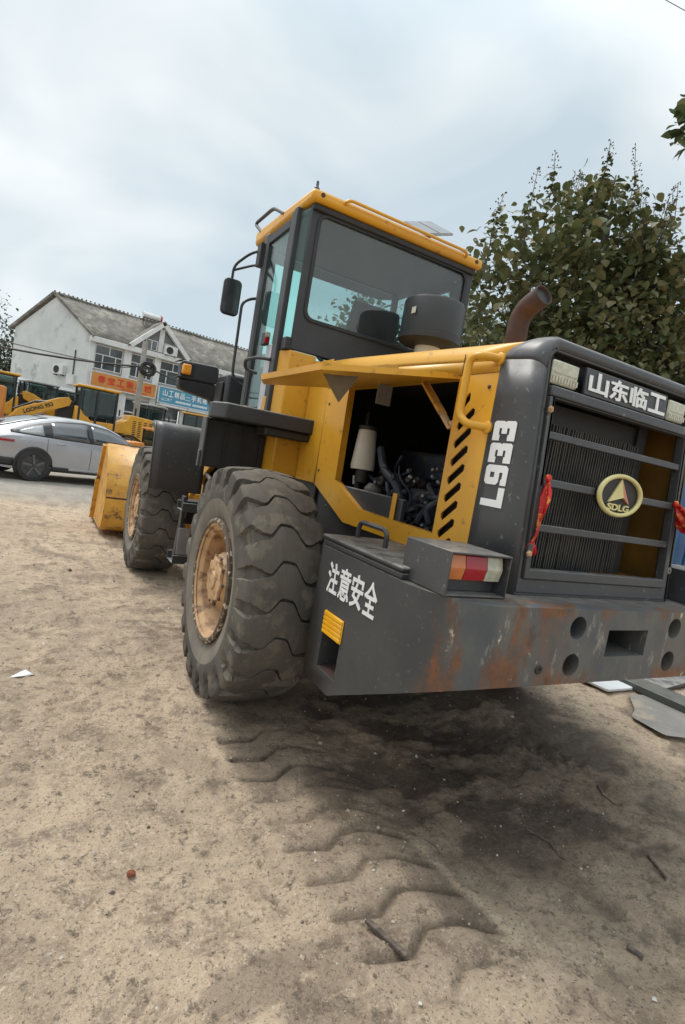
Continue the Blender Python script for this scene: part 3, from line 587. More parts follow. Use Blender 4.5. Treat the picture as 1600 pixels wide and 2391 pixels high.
# engine bay
def engine():
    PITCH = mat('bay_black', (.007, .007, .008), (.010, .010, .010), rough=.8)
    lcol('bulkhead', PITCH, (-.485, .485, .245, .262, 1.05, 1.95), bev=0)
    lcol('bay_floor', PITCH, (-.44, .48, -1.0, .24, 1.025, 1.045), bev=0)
    en = lcol('engine', BLUED, (-.20, .26, -.80, .05, 1.05, 1.34), (-.10, .22, -.74, -.02, 1.34, 1.50), (-.30, -.22, -.72, -.45, 1.1, 1.3), (-.34, -.22, -.9, -.78, 1.08, 1.36), bev=.02)
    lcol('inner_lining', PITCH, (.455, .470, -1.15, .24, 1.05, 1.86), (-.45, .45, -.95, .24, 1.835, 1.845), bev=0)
    g = MB(); rr = random.Random(3)
    for k in range(44):
        y0 = rr.uniform(-.90, -.1); z0 = rr.uniform(1.08, 1.2); p = [(rr.uniform(-.36, -.28), y0, z0)]
        for j in range(3): y0 += rr.uniform(-.16, .14); z0 += rr.uniform(-.02, .12); p.append((rr.uniform(-.36, -.22), y0, z0))
        g.tube(arc(p, .08), rr.choice((.005, .006, .008, .012, .016)), 8)
    g.tube(arc([(-.30, -.12, 1.48), (-.32, -.22, 1.36), (-.34, -.42, 1.30), (-.30, -.46, 1.1)], .12), .024, 10)
    tag(g.build('hoses', mat('blue_grey_hose', (.050, .060, .088), (.022, .026, .038), rough=.45, nscale=10), en), kind='stuff')
    g = MB()
    for k in range(22):
        y = rr.uniform(-.84, -.12); z = rr.uniform(1.08, 1.34); s_ = rr.uniform(.015, .05)
        g.lathe([(0, s_), (.03, s_), (.04, s_ * .7), (.07, s_ * .6)], (-.23 - rr.uniform(0, .06), y, z), (-1, rr.uniform(-.5, .5), rr.uniform(-.5, .5)), 8)
    tag(g.build('engine_fittings', DARK, en), kind='stuff')
    g = MB()
    for k in range(26): y = rr.uniform(-.88, -.1); z = rr.uniform(1.1, 1.42); g.lathe([(0, .012), (.012, .013), (.02, .008)], (-.30 - rr.uniform(0, .07), y, z), (-1, rr.uniform(-.6, .6), rr.uniform(-.6, .6)), 6)
    tag(g.build('bright_fittings', mat('dull_aluminium', (.22, .22, .23), (.10, .10, .12), rough=.4, metal=.6, nscale=9), en), kind='stuff')
    f = MB().lathe([(0, .062), (.012, .069), (.205, .052), (.21, .047)], (-.36, -.052, 1.362), (0, .04, 1), 28).build('filter_canister', CREAM, en, smooth=40)
    MB().lathe([(.0, .067), (.03, .070), (.03, .066)], (-.36, -.051, 1.345), (0, .04, 1), 28).build('filter_band', CREAM, en)
    MB().lathe([(0, .052), (.02, .055), (.022, .03)], (-.36, -.043, 1.572), (0, .04, 1), 20).tube(arc([(-.37, -.035, 1.585), (-.37, -.02, 1.66), (-.37, -.04, 1.675), (-.37, -.045, 1.60)], .03), .004, 6).build('filter_cap', DARK, en)
    MB().lathe([(0, .038), (-.07, .036), (-.075, .02)], (-.36, -.055, 1.343), (0, 0, 1), 16).tube(arc([(-.36, -.02, 1.28), (-.36, -.03, 1.15), (-.35, -.10, 1.08)], .06), .018, 8).build('filter_base', DARK, en)
    MB().lathe([(0, .05), (.1, .052), (.13, .03)], (-.33, -.16, 1.15), (0, 0, 1), 18).build('fuel_filter', mat('dusty_filter', (.18, .16, .15), rough=.6), en)
    MB().lathe([(0, .014), (.05, .018)], (-.37, -.01, 1.255), (0, 0, 1), 12).build('drain_cap', CREAM, en)
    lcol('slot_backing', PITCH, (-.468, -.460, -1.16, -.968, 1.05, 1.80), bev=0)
    lcol('yellow_bracket', YEL, (-.482, -.474, -.622, -.588, 1.11, 1.262), bev=.003)
engine()

# grey rear of the hood -------------------------------------------------
YR = lambda z: -1.417 + .062 * (z - 1.0)
def rear_hood():
    nr = 18; sp = hood_prof(0, .085, .50); zt = 1.925
    def yb(i): t = min(i, nr - 1 - i) / 8.; return -1.183 - .16 * min(1, t) ** 1.4
    hw1 = .468
    g = MB(); rows = []
    for t in (0., .25, .5, .70, .82, .91, .97, 1.0):
        row = []
        for i, (x, z) in enumerate(sp):
            ye = YR(1.9); y = yb(i) + (ye - yb(i)) * t
            b_ = max(0, (t - .70) / .30); sx = 1 - (.032 / .5) * (1 - math.sqrt(max(0, 1 - b_ * b_))) - .022 * t
            row.append((x * sx, y, z + zt - .012 * t - .028 * (1 - math.sqrt(max(0, 1 - b_ * b_)))))
        rows.append(row)
    g.grid(rows)
    for s in (-1, 1):                 # flanks
        rows = []
        for t in (0., .25, .5, .70, .82, .91, .97, 1.0):
            b_ = max(0, (t - .70) / .30); sx = 1 - (.032 / .5) * (1 - math.sqrt(max(0, 1 - b_ * b_))) - .022 * t
            row = []
            for z in (1.002, 1.25, 1.5, 1.7, zt - .085 - .012 * t - .028 * (1 - math.sqrt(max(0, 1 - b_ * b_)))):
                y = -1.183 + (YR(z) + 1.183) * t; row.append((s * .5 * sx, y, z))
            rows.append(row)
        g.grid(rows)
    rh = g.build('rear_hood', GREY, LD, smooth=50, solid=.005)
    # rear frame
    P = lambda u, v, w_: (u, YR(v) + w_, v)
    g = MB(); out_ = [(-.452, 1.004), (.452, 1.004), (.452, 1.84)] + [(.452 - .06 * (1 - math.cos(a)), 1.84 + .06 * math.sin(a)) for a in (.5, 1.0, 1.57)] + [(-.392 - .06 * math.sin(a) , 1.84 + .06 * math.cos(a)) for a in (0, .57, 1.07)] + [(-.452, 1.84)]
    g.prism(out_, P, 0, .05, holes=[[(-.432, 1.06), (.432, 1.06), (.432, 1.872), (-.432, 1.872)]]); g.build('rear_frame_panel', GREY, rh, bev=.008)
    g = MB()
    g.prism([(-.430, 1.715), (.430, 1.715), (.430, 1.752), (-.430, 1.752)], P, -.012, .04); g.build('cross_rail', GREY, rh, bev=.006)
    # grille door frame
    g = MB(); g.prism([(-.430, 1.062), (.430, 1.062), (.430, 1.712), (-.430, 1.712)], P, -.010, .03, holes=[[(-.405, 1.096), (.405, 1.096), (.405, 1.709), (-.405, 1.709)]]); gd = g.build('grille_door', GREY, LD, bev=.006)
    for z in (1.580, 1.412, 1.247):
        if abs(z - 1.412) < .01:
            for a, b in ((-.405, -.112), (.155, .405)): g = MB(); g.prism([(a, z - .014), (b, z - .014), (b, z + .014), (a, z + .014)], P, -.004, .022); g.build('grille_bar', GREY, gd, bev=.003)
        else: g = MB(); g.prism([(-.405, z - .013), (.405, z - .013), (.405, z + .013), (-.405, z + .013)], P, -.004, .022); g.build('grille_bar', GREY, gd, bev=.003)
    for x, z in ((-.425, 1.666), (-.425, 1.152), (.425, 1.66)):
        MB().lathe([(0, .013), (-.006, .013), (-.010, .008)], (x, YR(z) - .010, z), (0, 1, 0), 6).build('grille_bolt', RIM, gd)
    MB().lathe([(0, .016), (-.008, .014), (-.008, .007), (-.003, .006)], (.443, YR(1.138), 1.138), (0, 1, 0), 14).build('grille_lock', STEEL, gd)
    # emblem
    ex, ez = .022, 1.414; ey = YR(ez); A, Bb = .135, .083
    g = MB(); rows = []
    for k in range(49):
        a = 2 * PI * k / 48; row = []
        for j in range(9): q = 2 * PI * j / 8; row.append((ex + (A - .009 + .012 * math.cos(q)) * math.cos(a), ey - .016 + .010 * math.sin(q), ez + (Bb - .007 + .009 * math.cos(q)) * math.sin(a)))
        rows.append(row)
    g.grid(rows); em = g.build('emblem_ring', GOLD, LD, smooth=60)
    g = MB(); g.prism([(ex + (A - .012) * math.cos(2 * PI * k / 40), ez + (Bb - .010) * math.sin(2 * PI * k / 40)) for k in range(40)], FY, ey - .010, ey + .012); g.build('emblem_plate', BLACK, em)
    ap = (ex - .004, ey - .016, ez + .066); ml = (ex + .010, ey - .026, ez - .006)
    for nm, (lx, lz), m_ in (('emblem_wedge', (ex - .063, ez - .030), GOLD), ('emblem_wedge', (ex + .066, ez - .030), COPPER)):
        g = MB(); lo = (lx, ey - .016, lz); g.add([ap, ml, lo, (ap[0], ey - .009, ap[2]), (ml[0], ey - .009, ml[2]), (lo[0], ey - .009, lo[2])], [(0, 1, 2), (3, 5, 4), (0, 2, 5, 3), (0, 1, 4, 3), (1, 2, 5, 4)]); g.build(nm, m_, em, smooth=5)
    text('emblem_letters', 'SDLG', GOLD, em, (ex - .066, ey - .013, ez - .060), (1, 0, 0), (0, 0, 1), .132, .026, .03, .006)
    # recess, name plate, lamps
    B('lamp_recess', BLACK, rh, (-.432, .432, YR(1.8) + .062, YR(1.8) + .07, 1.745, 1.875))
    g = MB(); g.prism([(-.253, 1.757), (.253, 1.757), (.253, 1.855), (-.253, 1.855)], P, -.002, .012); npl = g.build('name_plate', GREY, LD, bev=.003)
    for i, ch in enumerate('山东临工'):
        x0 = -.240 + i * .122
        text('plate_lettering', ch, WHITE, npl, (x0, YR(1.766) - .004, 1.768), (1, 0, 0), (0, .062, 1), .112, .078, .028, .003)
    for x0, x1 in ((-.433, -.296), (.266, .385)):
        hl = B('work_lamp', DARK, LD, (x0 - .004, x1 + .004, YR(1.8) + .012, YR(1.8) + .055, 1.756, 1.848), bev=.008)
        B('lamp_lens', CLEAR, hl, (x0, x1, YR(1.8) - .004, YR(1.8) + .011, 1.760, 1.844), bev=.010)
        g = MB()
        for k in range(9): xx = x0 + .008 + k * (x1 - x0 - .016) / 8; g.box(xx - .004, xx + .004, YR(1.8) - .008, YR(1.8) - .0045, 1.768, 1.788)
        g.box(x0 + .01, x1 - .01, YR(1.8) - .007, YR(1.8) - .0045, 1.799, 1.805); g.build('lens_ribs', CLEAR, hl)
    # radiator with fins, side gap, yellow inner wall
    ra = lcol('radiator', BLACK, (-.44, .27, -1.245, -1.14, 1.03, 1.72), bev=0)
    g = MB()
    fr_ = random.Random(2)
    for k in range(46): x = -.436 + k * .0154 + fr_.uniform(-.001, .001); d = fr_.uniform(-.003, .003); g.beam((x, -1.262 + d, 1.04), (x + d, -1.262, 1.64), .0042, .032, (0, 1, 0))
    tag(g.build('radiator_fins', mat('fin_grey', (.065, .065, .066), (.11, .10, .085), rough=.5, nscale=9), ra), kind='stuff')
    B('radiator_strip', BLACK, ra, (.27, .33, -1.26, -1.1, 1.03, 1.75)); B('inner_wall', mat('shaded_inner_paint', (.20, .10, .010), (.13, .065, .01), rough=.6, nscale=4), rh, (.452, .460, -1.38, -1.12, 1.02, 1.84), (.33, .452, -1.13, -1.12, 1.02, 1.84), (.10, .45, -1.36, -1.13, 1.03, 1.08))  # inner wall yellow mixed darker to carry the shade inside the hood
    # grab rails, both flanks: yellow bent tube
    for s in (-1, 1):
        pts = [(s * .495, -1.175, 1.842), (s * .575, -1.16, 1.842), (s * .585, -1.10, 1.835), (s * .585, -1.095, 1.62), (s * .575, -1.13, 1.585), (s * .495, -1.175, 1.583)]
        g = MB(); g.tube(arc(pts, .05, 6), .0155, 10)
        for z in (1.842, 1.583): g.lathe([(0, .024), (.012, .024), (.016, .018)], (s * .497, -1.175, z), (s, 0, 0), 14)
        g.build('grab_rail', YEL, LD, smooth=50)
    # L933 down each flank, letters turned a quarter
    t = .27; wd = .74
    GL = {'L': ([(0, 0), (wd, 0), (wd, t), (t, t), (t, 1), (0, 1)], []),
          '3': ([(0, 0), (wd - .08, 0), (wd, .08), (wd, .43), (wd - .05, .5), (wd, .57), (wd, .92), (wd - .08, 1), (0, 1), (0, .68), (.22, .68), (.22, 1 - t), (wd - t, 1 - t), (wd - t, .5 + t / 2.3), (.26, .5 + t / 2.3), (.26, .5 - t / 2.3), (wd - t, .5 - t / 2.3), (wd - t, t), (.22, t), (.22, .32), (0, .32)], []),
          '9': ([(0, 0), (wd - .1, 0), (wd, .1), (wd, .9), (wd - .1, 1), (.1, 1), (0, .9), (0, .46), (.1, .36), (wd - t, .36), (wd - t, t * .8), (.22, t * .8), (.22, .26), (0, .26)], [[(t, .58), (wd - t, .58), (wd - t, .78), (t, .78)]])}
    for s in (-1, 1):
        for i, ch in enumerate('L933'):
            o_, h_ = GL[ch]; z0 = 1.292 + i * .0815; hh = .106; sc = .0985 / 1.0
            def F(u, v, w_, z0=z0): 
                y = -1.318 + v * hh; tt = (y + 1.183) / (YR(1.45) + 1.183); xx = .5 * (1 - .022 * tt) + .0045 + w_
                return (s * xx, y, z0 + u * sc)
            g = MB(); g.prism(o_, F, 0, .002, holes=h_); g.build('model_lettering', WHITE, rh)
    # bottom sill of the rear hood
    B('sill', GREY, rh, (-.455, .455, -1.415, -1.16, 1.001, 1.012))
rear_hood()

# tail lamps in hooded boxes on the counterweight
def tail_lamp(s):
    x0, x1 = sorted((s * .828, s * .568)); y0, y1 = -1.485, -1.24
    g = MB(); th = .006
    for b in ((x0, x0 + th, y0, y1, 1.002, 1.145), (x1 - th, x1, y0, y1, 1.002, 1.145), (x0 + th, x1 - th, y0 - .004, y1, 1.139, 1.146), (x0 + th, x1 - th, y0, y1, 1.002, 1.008), (x0 + th, x1 - th, y1 - th, y1, 1.008, 1.139), (x0 + th, x1 - th, -1.425, -1.419, 1.008, 1.046)): g.box(*b)
    t = g.build('tail_lamp', GREY, LD, bev=.002)
    B('lamp_back', BLACK, t, (x0 + .012, x1 - .012, -1.43, -1.40, 1.046, 1.136))
    xs = (0, .30, .70, 1.0); a, b = x0 + .014, x1 - .014
    for k, m in enumerate((AMBER, RED, CLEAR)):
        u0, u1 = (xs[k], xs[k + 1]); 
        if s > 0: u0, u1 = 1 - u1, 1 - u0
        g = MB(); lx0, lx1 = a + (b - a) * u0 + .0015, a + (b - a) * u1 - .0015; mz = 1.092
        yb = -1.431; yf = -1.462
        g.add([(lx0, yb, 1.05), (lx1, yb, 1.05), (lx1, yb, 1.134), (lx0, yb, 1.134), (lx0, yf + .006, 1.052), (lx1, yf + .006, 1.052), (lx1, yf + .006, 1.132), (lx0, yf + .006, 1.132), (lx0, yf - .004, mz), (lx1, yf - .004, mz)],
              [(0, 1, 5, 4), (3, 7, 6, 2), (0, 4, 8, 7, 3), (1, 2, 6, 9, 5), (4, 5, 9, 8), (8, 9, 6, 7)])
        g.build('lamp_lens', m, t, smooth=5)
tail_lamp(-1); tail_lamp(1)

# ------------------------------------------------------------------ cab
def cab():
    rr = lambda x0, x1, z0, z1, r, n=4: [(cx + r * math.cos(a0 + i / n * PI / 2), cz + r * math.sin(a0 + i / n * PI / 2)) for cx, cz, a0 in ((x1 - r, z1 - r, 0), (x0 + r, z1 - r, PI / 2), (x0 + r, z0 + r, PI), (x1 - r, z0 + r, 1.5 * PI)) for i in range(n + 1)]
    # rear wall with window
    g = MB(); g.prism([(-.665, 2.025), (.665, 2.025), (.665, 2.93), (-.665, 2.93)], FY, .575, .605, holes=[rr(-.612, .612, 2.225, 2.885, .06)])
    cb = g.build('cab_frame', GREYD, LD, bev=.006)
    g = MB(); g.prism(rr(-.618, .618, 2.219, 2.891, .065), FY, .566, .576, holes=[rr(-.594, .594, 2.243, 2.872, .05)]); g.build('window_gasket', BLACK, cb, bev=.003)
    g = MB(); g.prism(rr(-.612, .612, 2.225, 2.885, .06), FY, .580, .586); g.build('rear_window', GLR, cb)
    # yellow lower corner and side panels
    for s in (-1, 1):
        g = MB(); g.add([(s * .665, .574, 1.22), (s * .480, .574, 1.22), (s * .480, .574, 2.020), (s * .665, .574, 2.020), (s * .70, .68, 1.22), (s * .70, .68, 2.02), (s * .48, .68, 2.02), (s * .48, .68, 1.22)], [(0, 1, 2, 3), (0, 4, 5, 3), (3, 5, 6, 2), (4, 7, 6, 5), (0, 1, 7, 4)]); g.build('corner_panel', YEL, cb, bev=.008)
        g = MB(); g.box(s * .655, s * .55, .690, 1.36, 1.25, 1.60); g.build('cab_base', YEL, cb, bev=.01)
        # quarter window post and glass
        g = MB(); g.add([(s * .672, .585, 2.10), (s * .698, .677, 2.10), (s * .698, .677, 2.90), (s * .672, .585, 2.90), (s * .666, .587, 2.10), (s * .692, .679, 2.10), (s * .692, .679, 2.90), (s * .666, .587, 2.90)], [(0, 1, 2, 3), (4, 7, 6, 5), (0, 4, 5, 1), (2, 6, 7, 3)]); g.build('quarter_window', GLC, cb)
        B('quarter_sill', BLACK, cb, *[(s * .70, s * .655, .585, .68, 2.022, 2.098)], bev=.004)
        # posts
        B('rear_post', GREYD, cb, (s * .722, s * .685, .682, .735, 1.60, 2.925), (s * .712, s * .68, .737, .80, 1.60, 2.925), bev=.006)
        B('door_frame', BLACK, cb, (s * .703, s * .672, .802, .835, 1.62, 2.90), (s * .703, s * .672, 1.228, 1.252, 1.62, 2.90), (s * .703, s * .672, .835, 1.228, 2.84, 2.90), (s * .703, s * .672, .835, 1.228, 1.62, 1.655), bev=.005)
        B('door_strip', CHROME, cb, (s * .712, s * .704, .800, .905, 1.63, 2.07), bev=.003)
        B('door_glass', GLC, cb, (s * .690, s * .684, .836, 1.227, 1.656, 2.838))
        B('front_post', GREYD, cb, (s * .705, s * .655, 1.255, 1.345, 1.60, 2.925), bev=.012)
        B('corner_post', GREYD, cb, (s * .60, s * .55, 1.455, 1.505, 1.60, 2.925), bev=.01)
        g = MB(); g.add([(s * .69, 1.347, 1.95), (s * .60, 1.452, 1.95), (s * .60, 1.452, 2.88), (s * .69, 1.347, 2.88)], [(0, 1, 2, 3)]); g.build('corner_glass', GLC, cb, solid=.005)
        B('post_foot', YELW, cb, (s * .726, s * .66, .725, .79, 1.602, 1.715), (s * .712, s * .66, 1.20, 1.36, 1.602, 1.665), bev=.006)
        B('cab_side_sill', BLACK, cb, (s * .655, s * .64, .69, 1.45, 1.60, 1.95))
        B('marker_lamp', BLACK, cb, (s * .742, s * .706, .875, .955, 2.07, 2.155), bev=.006)
        B('marker_lens', RED, cb, (s * .745, s * .712, .868, .873, 2.078, 2.116), bev=.004); B('marker_lens', CLEAR, cb, (s * .745, s * .712, .868, .873, 2.120, 2.15), bev=.004)
        g = MB(); g.tube(arc([(s * .715, .79, 1.965), (s * .79, .83, 1.965), (s * .82, .99, 1.955), (s * .80, 1.03, 1.90), (s * .72, 1.0, 1.885)], .05), .012, 8); g.build('door_handle', GREYD, cb)
    B('windscreen', GLC, cb, (-.55, .55, 1.478, 1.484, 1.70, 2.88))
    B('front_sill', GREYD, cb, (-.55, .55, 1.46, 1.50, 1.60, 1.698), (-.55, .55, 1.46, 1.50, 2.882, 2.925))
    B('cab_floor', BLACK, cb, (-.64, .64, .61, 1.45, 1.56, 1.598)); B('head_lining', CABIN, cb, (-.64, .64, .61, 1.45, 2.895, 2.92))
    # inside: seat, console, steering
    st = B('seat', BLACK, cb, (-.24, .24, .80, 1.18, 1.95, 2.05), (-.16, .16, .88, 1.1, 1.6, 1.95), bev=.03)
    g = MB(); g.add([(-.23, .78, 2.04), (.23, .78, 2.04), (.19, .70, 2.50), (-.19, .70, 2.50), (-.23, .86, 2.04), (.23, .86, 2.04), (.19, .77, 2.50), (-.19, .77, 2.50)], [(0, 1, 2, 3), (7, 6, 5, 4), (0, 4, 5, 1), (1, 5, 6, 2), (2, 6, 7, 3), (3, 7, 4, 0)]); g.build('seat_back', BLACK, st, bev=.03)
    B('console', BLACK, cb, (.33, .60, .70, 1.35, 1.6, 2.16), bev=.03); B('dashboard', BLACK, cb, (-.30, .30, 1.36, 1.455, 1.6, 2.06), bev=.03)
    g = MB(); g.tube([(0, 1.37, 1.75), (0, 1.22, 2.13)], .03, 8); 
    c0 = Vector((0, 1.21, 2.15)); u = Vector((1, 0, 0)); v = Vector((0, .75, .45)).normalized()
    g.tube([c0 + (u * math.cos(a) + v * math.sin(a)) * .19 for a in np.linspace(0, 2 * PI, 29)], .014, 8); g.tube([c0 - u * .19, c0 + u * .19], .012, 6); g.build('steering_wheel', BLACK, cb)
    g = MB(); g.tube([(-.40, 1.30, 1.6), (-.42, 1.20, 2.12)], .012, 8); g.lathe([(0, .012), (.01, .022), (.05, .024), (.06, .01)], (-.42, 1.20, 2.11), (0, 0, 1), 10); g.build('gear_lever', BLACK, cb)
    # roof
    pl = [(-.695, .52), (.695, .52), (.700, 1.60), (.56, 1.76), (-.56, 1.76), (-.700, 1.60)]
    g = MB(); zt = lambda y: 3.0 + (y - .52) * .030
    n = 6; g.add([(x, y, 2.928) for x, y in pl] + [(x, y, zt(y)) for x, y in pl], [tuple(range(5, -1, -1)), tuple(range(6, 12))] + [(i, (i + 1) % n, (i + 1) % n + n, i + n) for i in range(n)])
    rf = g.build('roof', YEL, LD, bev=.024)
    g = MB(); pl2 = [(x * .955, .55 + (y - .52) * .955) for x, y in pl]; g.prism(pl2, FZ, 2.888, 2.927); g.build('roof_lining', BLACK, rf, bev=.01)
    g = MB(); g.tube(arc([(-.475, .525, 2.97), (-.475, .498, 2.98), (-.445, .494, 2.994), (.49, .494, 2.994), (.52, .498, 2.98), (.52, .525, 2.965)], .03), .0105, 8); g.build('roof_rail', YEL, rf)
    for s in (-1, 1):
        g = MB(); g.tube(arc([(s * .69, 1.02, 2.99), (s * .695, 1.26, 3.105), (s * .695, 1.68, 3.115), (s * .69, 1.49, 3.0)], .07), .013, 8); g.build('roof_rail', GREYD, rf)
        MB().lathe([(0, .014), (.004, .014), (.006, .008)], (s * .63, .519, 2.968), (0, -1, 0), 8).build('roof_bolt', RUSTP, rf)
    MB().lathe([(0, .018), (.02, .018), (.03, .010), (.062, .008), (.066, .004)], (-.655, .58, 3.0), (0, 0, 1), 10).build('lifting_stud', GREYD, rf)
    # mirrors and their rails
    for s in (-1, 1):
        x0 = s * .856
        g = MB(); g.prism([(x0 + u * 1.0, v) for u, v in rr(-.068, .068, 2.325, 2.592, .035)], FY, 1.452, 1.49); mr_ = g.build('wing_mirror', BLACK, LD, bev=.008)
        g = MB(); g.prism([(x0 + u, v) for u, v in rr(-.060, .060, 2.333, 2.584, .03)], FY, 1.4475, 1.4515); g.build('mirror_face', MIRR, mr_)
        g = MB(); g.tube(arc([(s * .69, 1.33, 2.83), (s * .77, 1.43, 2.80), (s * .86, 1.50, 2.70), (s * .862, 1.497, 2.50)], .05), .010, 8); g.tube(arc([(s * .69, 1.33, 2.72), (s * .75, 1.43, 2.715), (s * .858, 1.50, 2.665)], .03), .009, 8); g.tube([(s * .862, 1.497, 2.55), (s * .862, 1.497, 2.38)], .009, 8)
        g.box(s * .735, s * .69, 1.30, 1.38, 2.70, 2.86); g.build('mirror_arm', BLACK, mr_)
        g = MB(); g.tube(arc([(s * .60, 1.48, 2.52), (s * .70, 1.47, 2.495), (s * .772, 1.45, 2.44), (s * .766, 1.45, 1.89), (s * .69, 1.46, 1.83), (s * .60, 1.48, 1.82)], .06), .0115, 8); g.build('step_rail', GREYD, LD)
cab()

# decks, tool box / tank on both sides of the cab, steps
def side_deck(s):
    g = MB(); pl = [(s * .485, .405), (s * 1.06, .405), (s * 1.115, .53), (s * 1.10, .66), (s * .93, .80), (s * .93, 1.30), (s * .485, 1.30)]
    g.prism(pl, FZ, 1.508, 1.600); dk = g.build('side_deck', GREYD, LD, bev=.008)
    g = MB(); g.box(s * 1.105, s * .70, .66, .70, 1.20, 1.507); g.box(s * .93, s * .70, .701, 1.26, 1.22, 1.507); tk = g.build('deck_tank', BLACK, dk, bev=.015)
    g = MB()
    for k in range(4): x = 1.098 - k * .118; g.box(s * x, s * (x - .010), .648, .662, 1.21, 1.505)
    g.build('tank_rib', BLACK, tk)
    B('tank_edge', GREY, dk, (s * 1.119, s * 1.107, .60, .70, 1.20, 1.507), (s * 1.132, s * 1.120, .62, .655, 1.20, 1.30), bev=.003)
    B('deck_bracket', BLACK, dk, (s * .80, s * .50, .43, .60, 1.455, 1.506), bev=.01); B('deck_lug', YEL, dk, (s * .49, s * .475, .41, .44, 1.46, 1.53))
    # boarding ladder hanging below
    g = MB()
    for x in (1.09, .78): g.box(s * x, s * (x - .02), 1.02, 1.09, .74, .96); g.beam((s * (x - .01), 1.06, .75), (s * (x - .01), 1.12, .50), .02, .07)
    ld = tag(g.build('ladder', BLACK, LD, bev=.003), kind='stuff') if 0 else g.build('ladder', BLACK, LD, bev=.003)
    for z, y0, y1 in ((.90, .94, 1.10), (.52, 1.02, 1.20)):
        g = MB(); g.box(s * 1.11, s * .76, y0, y0 + .012, z - .035, z + .025); g.box(s * 1.11, s * .76, y1, y1 + .012, z - .035, z + .025); g.box(s * 1.11, s * .76, y0 + .012, y1, z - .035, z - .028); g.build('ladder_step', GREYD, ld, bev=.003)
    B('step_strap', mat('grey_rubber', (.22, .19, .185), (.17, .15, .145), rough=.8), ld, (s * 1.10, s * 1.02, .985, 1.0, .56, .745), bev=.003)
side_deck(-1); side_deck(1)

# front mudguards, lamps, boom and bucket
def front_guard(s):
    prof = [(2.20, .875), (2.235, 1.36), (2.262, 1.43), (2.32, 1.462), (2.43, 1.462), (2.45, 1.455)]
    inn = [(y + (.018 if i < 3 else 0), z - (.018 if i >= 3 else 0)) for i, (y, z) in enumerate(prof)]
    poly = arc([Vector((y, z, 0)) for y, z in prof], .08); poly2 = arc([Vector((y, z, 0)) for y, z in inn], .08)
    n = len(poly); g = MB()
    g.grid([[(s * x, p.x, p.y) for p in poly] for x in (1.13, 1.06, .72, .68)])
    o = g.build('front_mudguard', GREY, LD, smooth=40, solid=.016)
    g = MB(); g.grid([[(s * 1.135, p.x, p.y) for p in poly], [(s * 1.135, p.x + .03, p.y - .045) for p in poly]]); g.build('guard_edge', GREY, o, solid=.01)
    # work lamp cluster on a swept bracket above the guard
    g = MB(); P3 = lambda u, v, w_: (s * u, w_, v)
    g.prism([(.965, 1.775), (.995, 1.80), (1.00, 1.865), (.64, 1.875), (.615, 1.84), (.60, 1.66), (.655, 1.655), (.70, 1.735)], P3, 2.26, 2.40); br = g.build('lamp_bracket', BLACK, LD, bev=.012)
    g = MB(); g.beam((s * .63, 2.33, 1.72), (s * .56, 2.36, 1.45), .06, .10); g.build('bracket_arm', BLACK, br, bev=.01)
    MB().lathe([(0, .012), (-.004, .010)], (s * .955, 2.259, 1.825), (0, 1, 0), 10).build('bracket_hole', DARK, br)
    rr = [(.985, 1.872), (.995, 2.00), (.965, 2.028), (.685, 2.040), (.660, 2.015), (.655, 1.885), (.70, 1.872)]
    g = MB(); g.prism(rr, P3, 2.25, 2.42); hs = g.build('lamp_housing', GREYD, LD, bev=.014)
    g = MB(); g.prism([(1.02, 2.012), (.965, 2.032), (.965, 2.036), (1.025, 2.017)], P3, 2.235, 2.42); g.prism([(1.02, 1.876), (.95, 1.882), (.95, 1.888), (1.02, 1.882)], P3, 2.235, 2.40); g.build('lamp_hood', GREYD, hs)
    B('lamp_socket', BLACK, hs, (s * .996, s * .880, 2.244, 2.256, 1.895, 2.012), bev=.004)
    B('indicator_lens', ORANGE, hs, (s * .992, s * .912, 2.205, 2.243, 1.905, 1.995), bev=.014)
front_guard(-1); front_guard(1)
lcol('front_cabinet', GREYD, (-.69, -.50, 1.84, 2.18, 1.50, 1.955), bev=.03); lcol('front_cabinet_cover', BLACK, (-.715, -.692, 1.90, 2.1, 1.70, 1.88), bev=.01)
lcol('hydraulic_block', DARK, (-.28, .28, 1.9, 2.6, 1.2, 1.62), bev=.03)
def boom():
    for s in (-1, 1):
        g = MB(); g.prism([(2.05, 1.55), (2.05, 1.72), (2.2, 1.76), (3.3, 1.30), (4.35, .62), (4.42, .38), (4.30, .32), (3.2, .98)], FX, s * .43, s * .37); g.build('boom_arm', YEL, LD, bev=.01)
        g = MB(); g.tube([(s * .40, 2.2, .75), (s * .40, 2.9, .95)], .05, 14); g.tube([(s * .40, 2.9, .95), (s * .40, 3.35, 1.08)], .028, 12); g.build('lift_cylinder', GREYD, LD)
    g = MB(); g.beam((0, 2.9, 1.72), (0, 3.6, 1.02), .08, .2); g.build('rocker', YEL, LD, bev=.01)
    g = MB(); g.tube([(0, 2.1, 1.6), (0, 2.7, 1.66)], .055, 14); g.tube([(0, 2.7, 1.66), (0, 2.95, 1.7)], .03, 12); g.build('tilt_cylinder', GREYD, LD)
    g = MB(); g.beam((0, 3.6, 1.04), (0, 4.32, .85), .06, .1); g.build('bucket_link', GREYD, LD)
    g = MB(); g.tube([(-.43, 3.3, 1.12), (.43, 3.3, 1.12)], .06, 12); g.build('boom_tube', YEL, LD)
boom()
